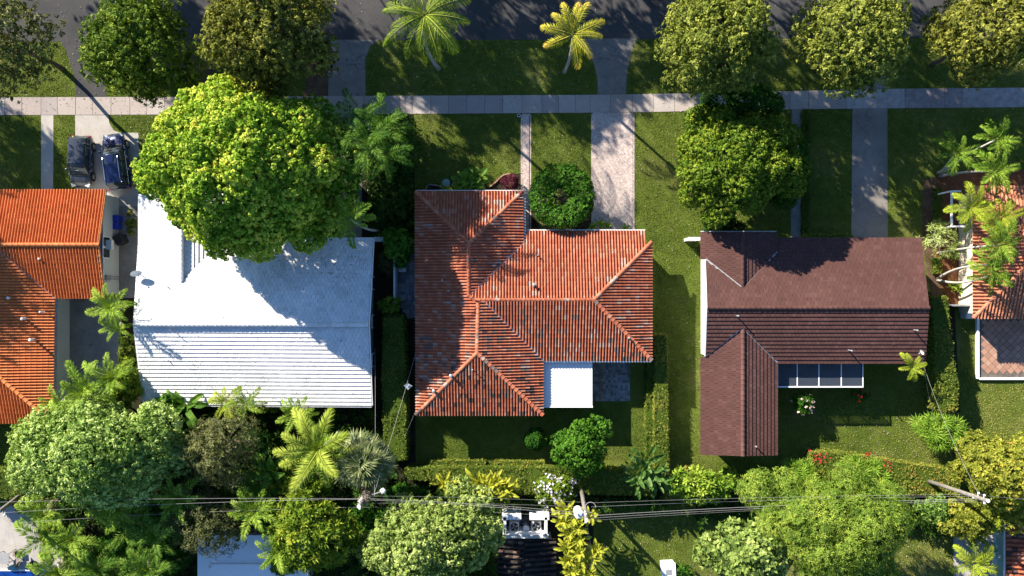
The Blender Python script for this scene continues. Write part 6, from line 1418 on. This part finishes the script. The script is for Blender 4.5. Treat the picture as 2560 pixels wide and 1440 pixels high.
def undergrowth():
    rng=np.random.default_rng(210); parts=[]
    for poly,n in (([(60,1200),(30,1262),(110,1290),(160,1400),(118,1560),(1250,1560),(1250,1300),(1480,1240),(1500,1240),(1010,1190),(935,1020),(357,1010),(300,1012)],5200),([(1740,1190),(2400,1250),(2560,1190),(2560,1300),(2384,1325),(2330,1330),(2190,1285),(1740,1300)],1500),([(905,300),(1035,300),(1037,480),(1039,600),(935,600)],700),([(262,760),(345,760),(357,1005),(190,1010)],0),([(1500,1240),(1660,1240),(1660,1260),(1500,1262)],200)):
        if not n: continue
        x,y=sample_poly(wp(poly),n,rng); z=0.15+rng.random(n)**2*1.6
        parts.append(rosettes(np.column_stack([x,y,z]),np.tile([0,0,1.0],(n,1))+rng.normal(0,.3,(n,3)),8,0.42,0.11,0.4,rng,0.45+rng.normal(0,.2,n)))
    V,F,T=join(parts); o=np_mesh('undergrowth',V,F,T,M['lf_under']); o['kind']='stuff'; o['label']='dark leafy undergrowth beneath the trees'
undergrowth()
# ------------------------------------------------------------------ palms
palm('tall coconut palm on the verge with long hanging fronds',1062,38,9.6,(1096,172),19,'coco',300,s=1.0,r=0.15,bow=0.5,pitch=(-0.35,0.75),dry=2)
palm('golden coconut palm on the verge beside the herringbone drive',1433,86,6.6,(1411,181),10,'golden',301,s=1.0,r=0.13,bow=-0.15,pitch=(-0.3,0.35),az=[80,112,60,20,-10,200,165,-55,-80,140])
PG='dark palms in the front strip between the white and red roofs'
for i,(x,y,h,bx,by,lb) in enumerate(((905,300,8.4,925,335,'dark palm nearest the sidewalk in the front strip'),(958,318,8.8,948,350,'dark palm at the upper right of the front strip group'),(925,362,9.2,935,372,'dark palm at the centre of the front strip group'),(968,392,8.4,955,400,'dark palm at the lower right of the front strip group'),(905,395,7.8,925,400,'dark palm at the lower left of the front strip group'))):
    palm(lb,x,y,h,(bx,by),10,'adon_dark',310+i,s=1.0,r=0.09,group=PG,pitch=(-0.5,0.5))
palm('small pale palm with curved trunk above the white roof corner',876,548,9.0,(952,577),9,'adon',320,s=0.95,r=0.10,bow=0.25,pitch=(-0.3,0.4))
palm('dense palm overhanging the side lane left of the white roof',285,768,4.4,(306,772),16,'areca',321,s=0.95,r=0.12,pitch=(-0.5,0.6),dry=2)
palm('small palm just below the dense lane palm',300,818,3.4,(310,815),10,'areca',322,s=0.7,r=0.09)
palm('feathery palm behind the shaded house yard',225,975,5.4,(262,970),15,'areca',323,s=1.15,r=0.10,pitch=(-0.6,0.5))
palm('arching palm left of the rear white eave',285,945,5.0,(298,945),13,'areca',324,s=1.0,r=0.10,dry=3)
palm('small feathery palm at the corner of the orange roof',150,1010,4.6,(185,1000),11,'areca',325,s=0.85,r=0.08)
palm('feathery palm standing in the soft green tree',175,1060,6.6,(215,1040),11,'areca',326,s=1.0,r=0.08)
RG='grey trunked palms leaning over the salmon roof'
RP=[(2387,382,5.2,2345,432,'leftmost upper palm in front of the salmon roof',0.2,'adon'),(2492,348,5.8,2352,436,'uppermost right palm in front of the salmon roof',0.3,'adon'),(2488,428,5.6,2350,440,'palm just above the salmon roof edge',0.1,'adon'),
    (2425,520,4.6,2405,560,'untidy palm with dry fronds over the white arbour',0.2,'limep'),(2500,545,5.0,2405,570,'lime palm on the upper left of the salmon roof',0.1,'limep'),(2500,612,5.6,2345,633,'middle palm over the salmon roof with straight trunk',0.1,'adon'),
    (2478,662,5.0,2344,697,'lower palm over the salmon roof, upper of two curving trunks',0.45,'adon'),(2470,690,4.6,2344,700,'lowest palm over the salmon roof with curving trunk',-0.35,'adon')]
for i,(x,y,h,bx,by,lb,bw,sp_) in enumerate(RP):
    palm(lb,x,y,h,(bx,by),13 if i<7 else 6,sp_,330+i,s=0.98,r=0.10,group=RG,pitch=(-0.35,0.5),bow=bw,dry=4 if i in(3,4) else 0)
palm('small lime palm at the rear corner of the brown roof',2278,918,3.8,(2296,915),9,'limep',340,s=0.72,r=0.07,pitch=(-0.3,0.3))
palm('grey-green fan palm with dense round crown',915,1152,6.0,(960,1110),58,'fan',341,s=1.0,r=0.22,pitch=(-1.2,0.65),name='fan_palm',shaft=False,bark='bark')
palm('large coconut palm with broad yellow-green fronds',800,1120,7.0,(850,1075),13,'coco_big',342,s=0.92,r=0.16,pitch=(-0.35,0.35),az=[95,70,125,150,178,205,235,-75,-40,-10,25,110,-120])
palm('small palm with grey dry fronds under the rear white eave',748,1035,4.2,(770,1020),12,'areca',343,s=0.85,r=0.10,dry=5)
palm('bronze tipped palm below the rear white eave',565,1005,3.6,(580,1005),11,'limep',344,s=0.85,r=0.08)
palm('small green palm below the rear white eave, right of the bronze one',618,1008,3.4,(630,1000),9,'areca',345,s=0.75,r=0.08)
palm('green palm on the lower left slope by the pool patio',185,1345,4.4,(215,1320),13,'areca',346,s=1.1,r=0.1)
palm('palm with dry brown fronds above the pool patio',110,1285,4.2,(150,1270),12,'areca',347,s=1.0,r=0.1,dry=5)
palm('palm at the bottom edge right of the pool',245,1415,4.2,(265,1390),13,'areca_dark',348,s=1.1,r=0.1)
palm('dark palm at the bottom edge left of the flat pale roof',370,1420,4.2,(385,1390),13,'areca_dark',349,s=1.05,r=0.1)
palm('dark palm in the deep shade under the soft green tree',330,1300,3.6,(345,1290),12,'areca_dark',350,s=1.1,r=0.1)
palm('palm overhanging the right corner of the flat pale roof',700,1372,5.4,(735,1345),13,'areca',351,s=0.95,r=0.1)
palm('lime palm on the lower right concrete patio',2432,1405,4.4,(2425,1390),12,'limep',352,s=1.15,r=0.1)
palm('palm reaching out of the yellow tree at the right edge',2490,1275,4.8,(2485,1262),10,'limep',353,s=1.0,r=0.1)
palm('small palm leaf clump below the leaning pole',2425,1330,3.4,(2425,1318),10,'adon',354,s=0.75,r=0.08)
for i,(x,y,h,k_,lb) in enumerate(((300,1265,6.0,'areca','palm rising at the lower edge of the soft green tree'),(395,1335,5.6,'areca_dark','palm in the dark gap left of the hanging wispy tree'),(150,1425,4.6,'areca','palm at the bottom edge nearest the pool'),(455,1240,5.8,'areca','palm below the gap between the soft green and wispy trees'),(640,1270,5.6,'areca','palm at the left side of the glossy rosette tree'),(120,1345,4.6,'adon','small palm on the edge of the pool patio'))):
    palm(lb,x,y,h,(x+8,y-12),13,k_,380+i,s=1.05,r=0.09,pitch=(-0.5,0.6),dry=2)
BG='banana plants in the dark lower woodland'
for i,(x,y,h,lb) in enumerate(((650,1165,3.2,'banana plant beside the wispy olive tree'),(688,1180,3.4,'banana plant left of the coconut palm'),(655,1215,3.0,'lower banana plant above the flat pale roof'),(470,1012,2.6,'banana plant at the rear eave of the white roof'))):
    palm(lb,x,y,h,(x+6,y-6),9,'banana',360+i,s=0.8,r=0.1,group=BG,pitch=(-0.4,0.4),name='banana_plant',cat='banana plant',shaft=False)
clump('spiky bromeliads in the mulch bed',[(2382,640,0.3),(2378,715,0.3),(2395,720,0.3)],'brom',14,370,1.3,name='bromeliad',stem=False)
clump('spiky plants at the end of the brick driveway',[(1500,560,0.4),(1515,565,0.4),(1560,570,0.4),(1480,568,0.4)],'brom',12,371,1.2,name='bromeliad',stem=False)
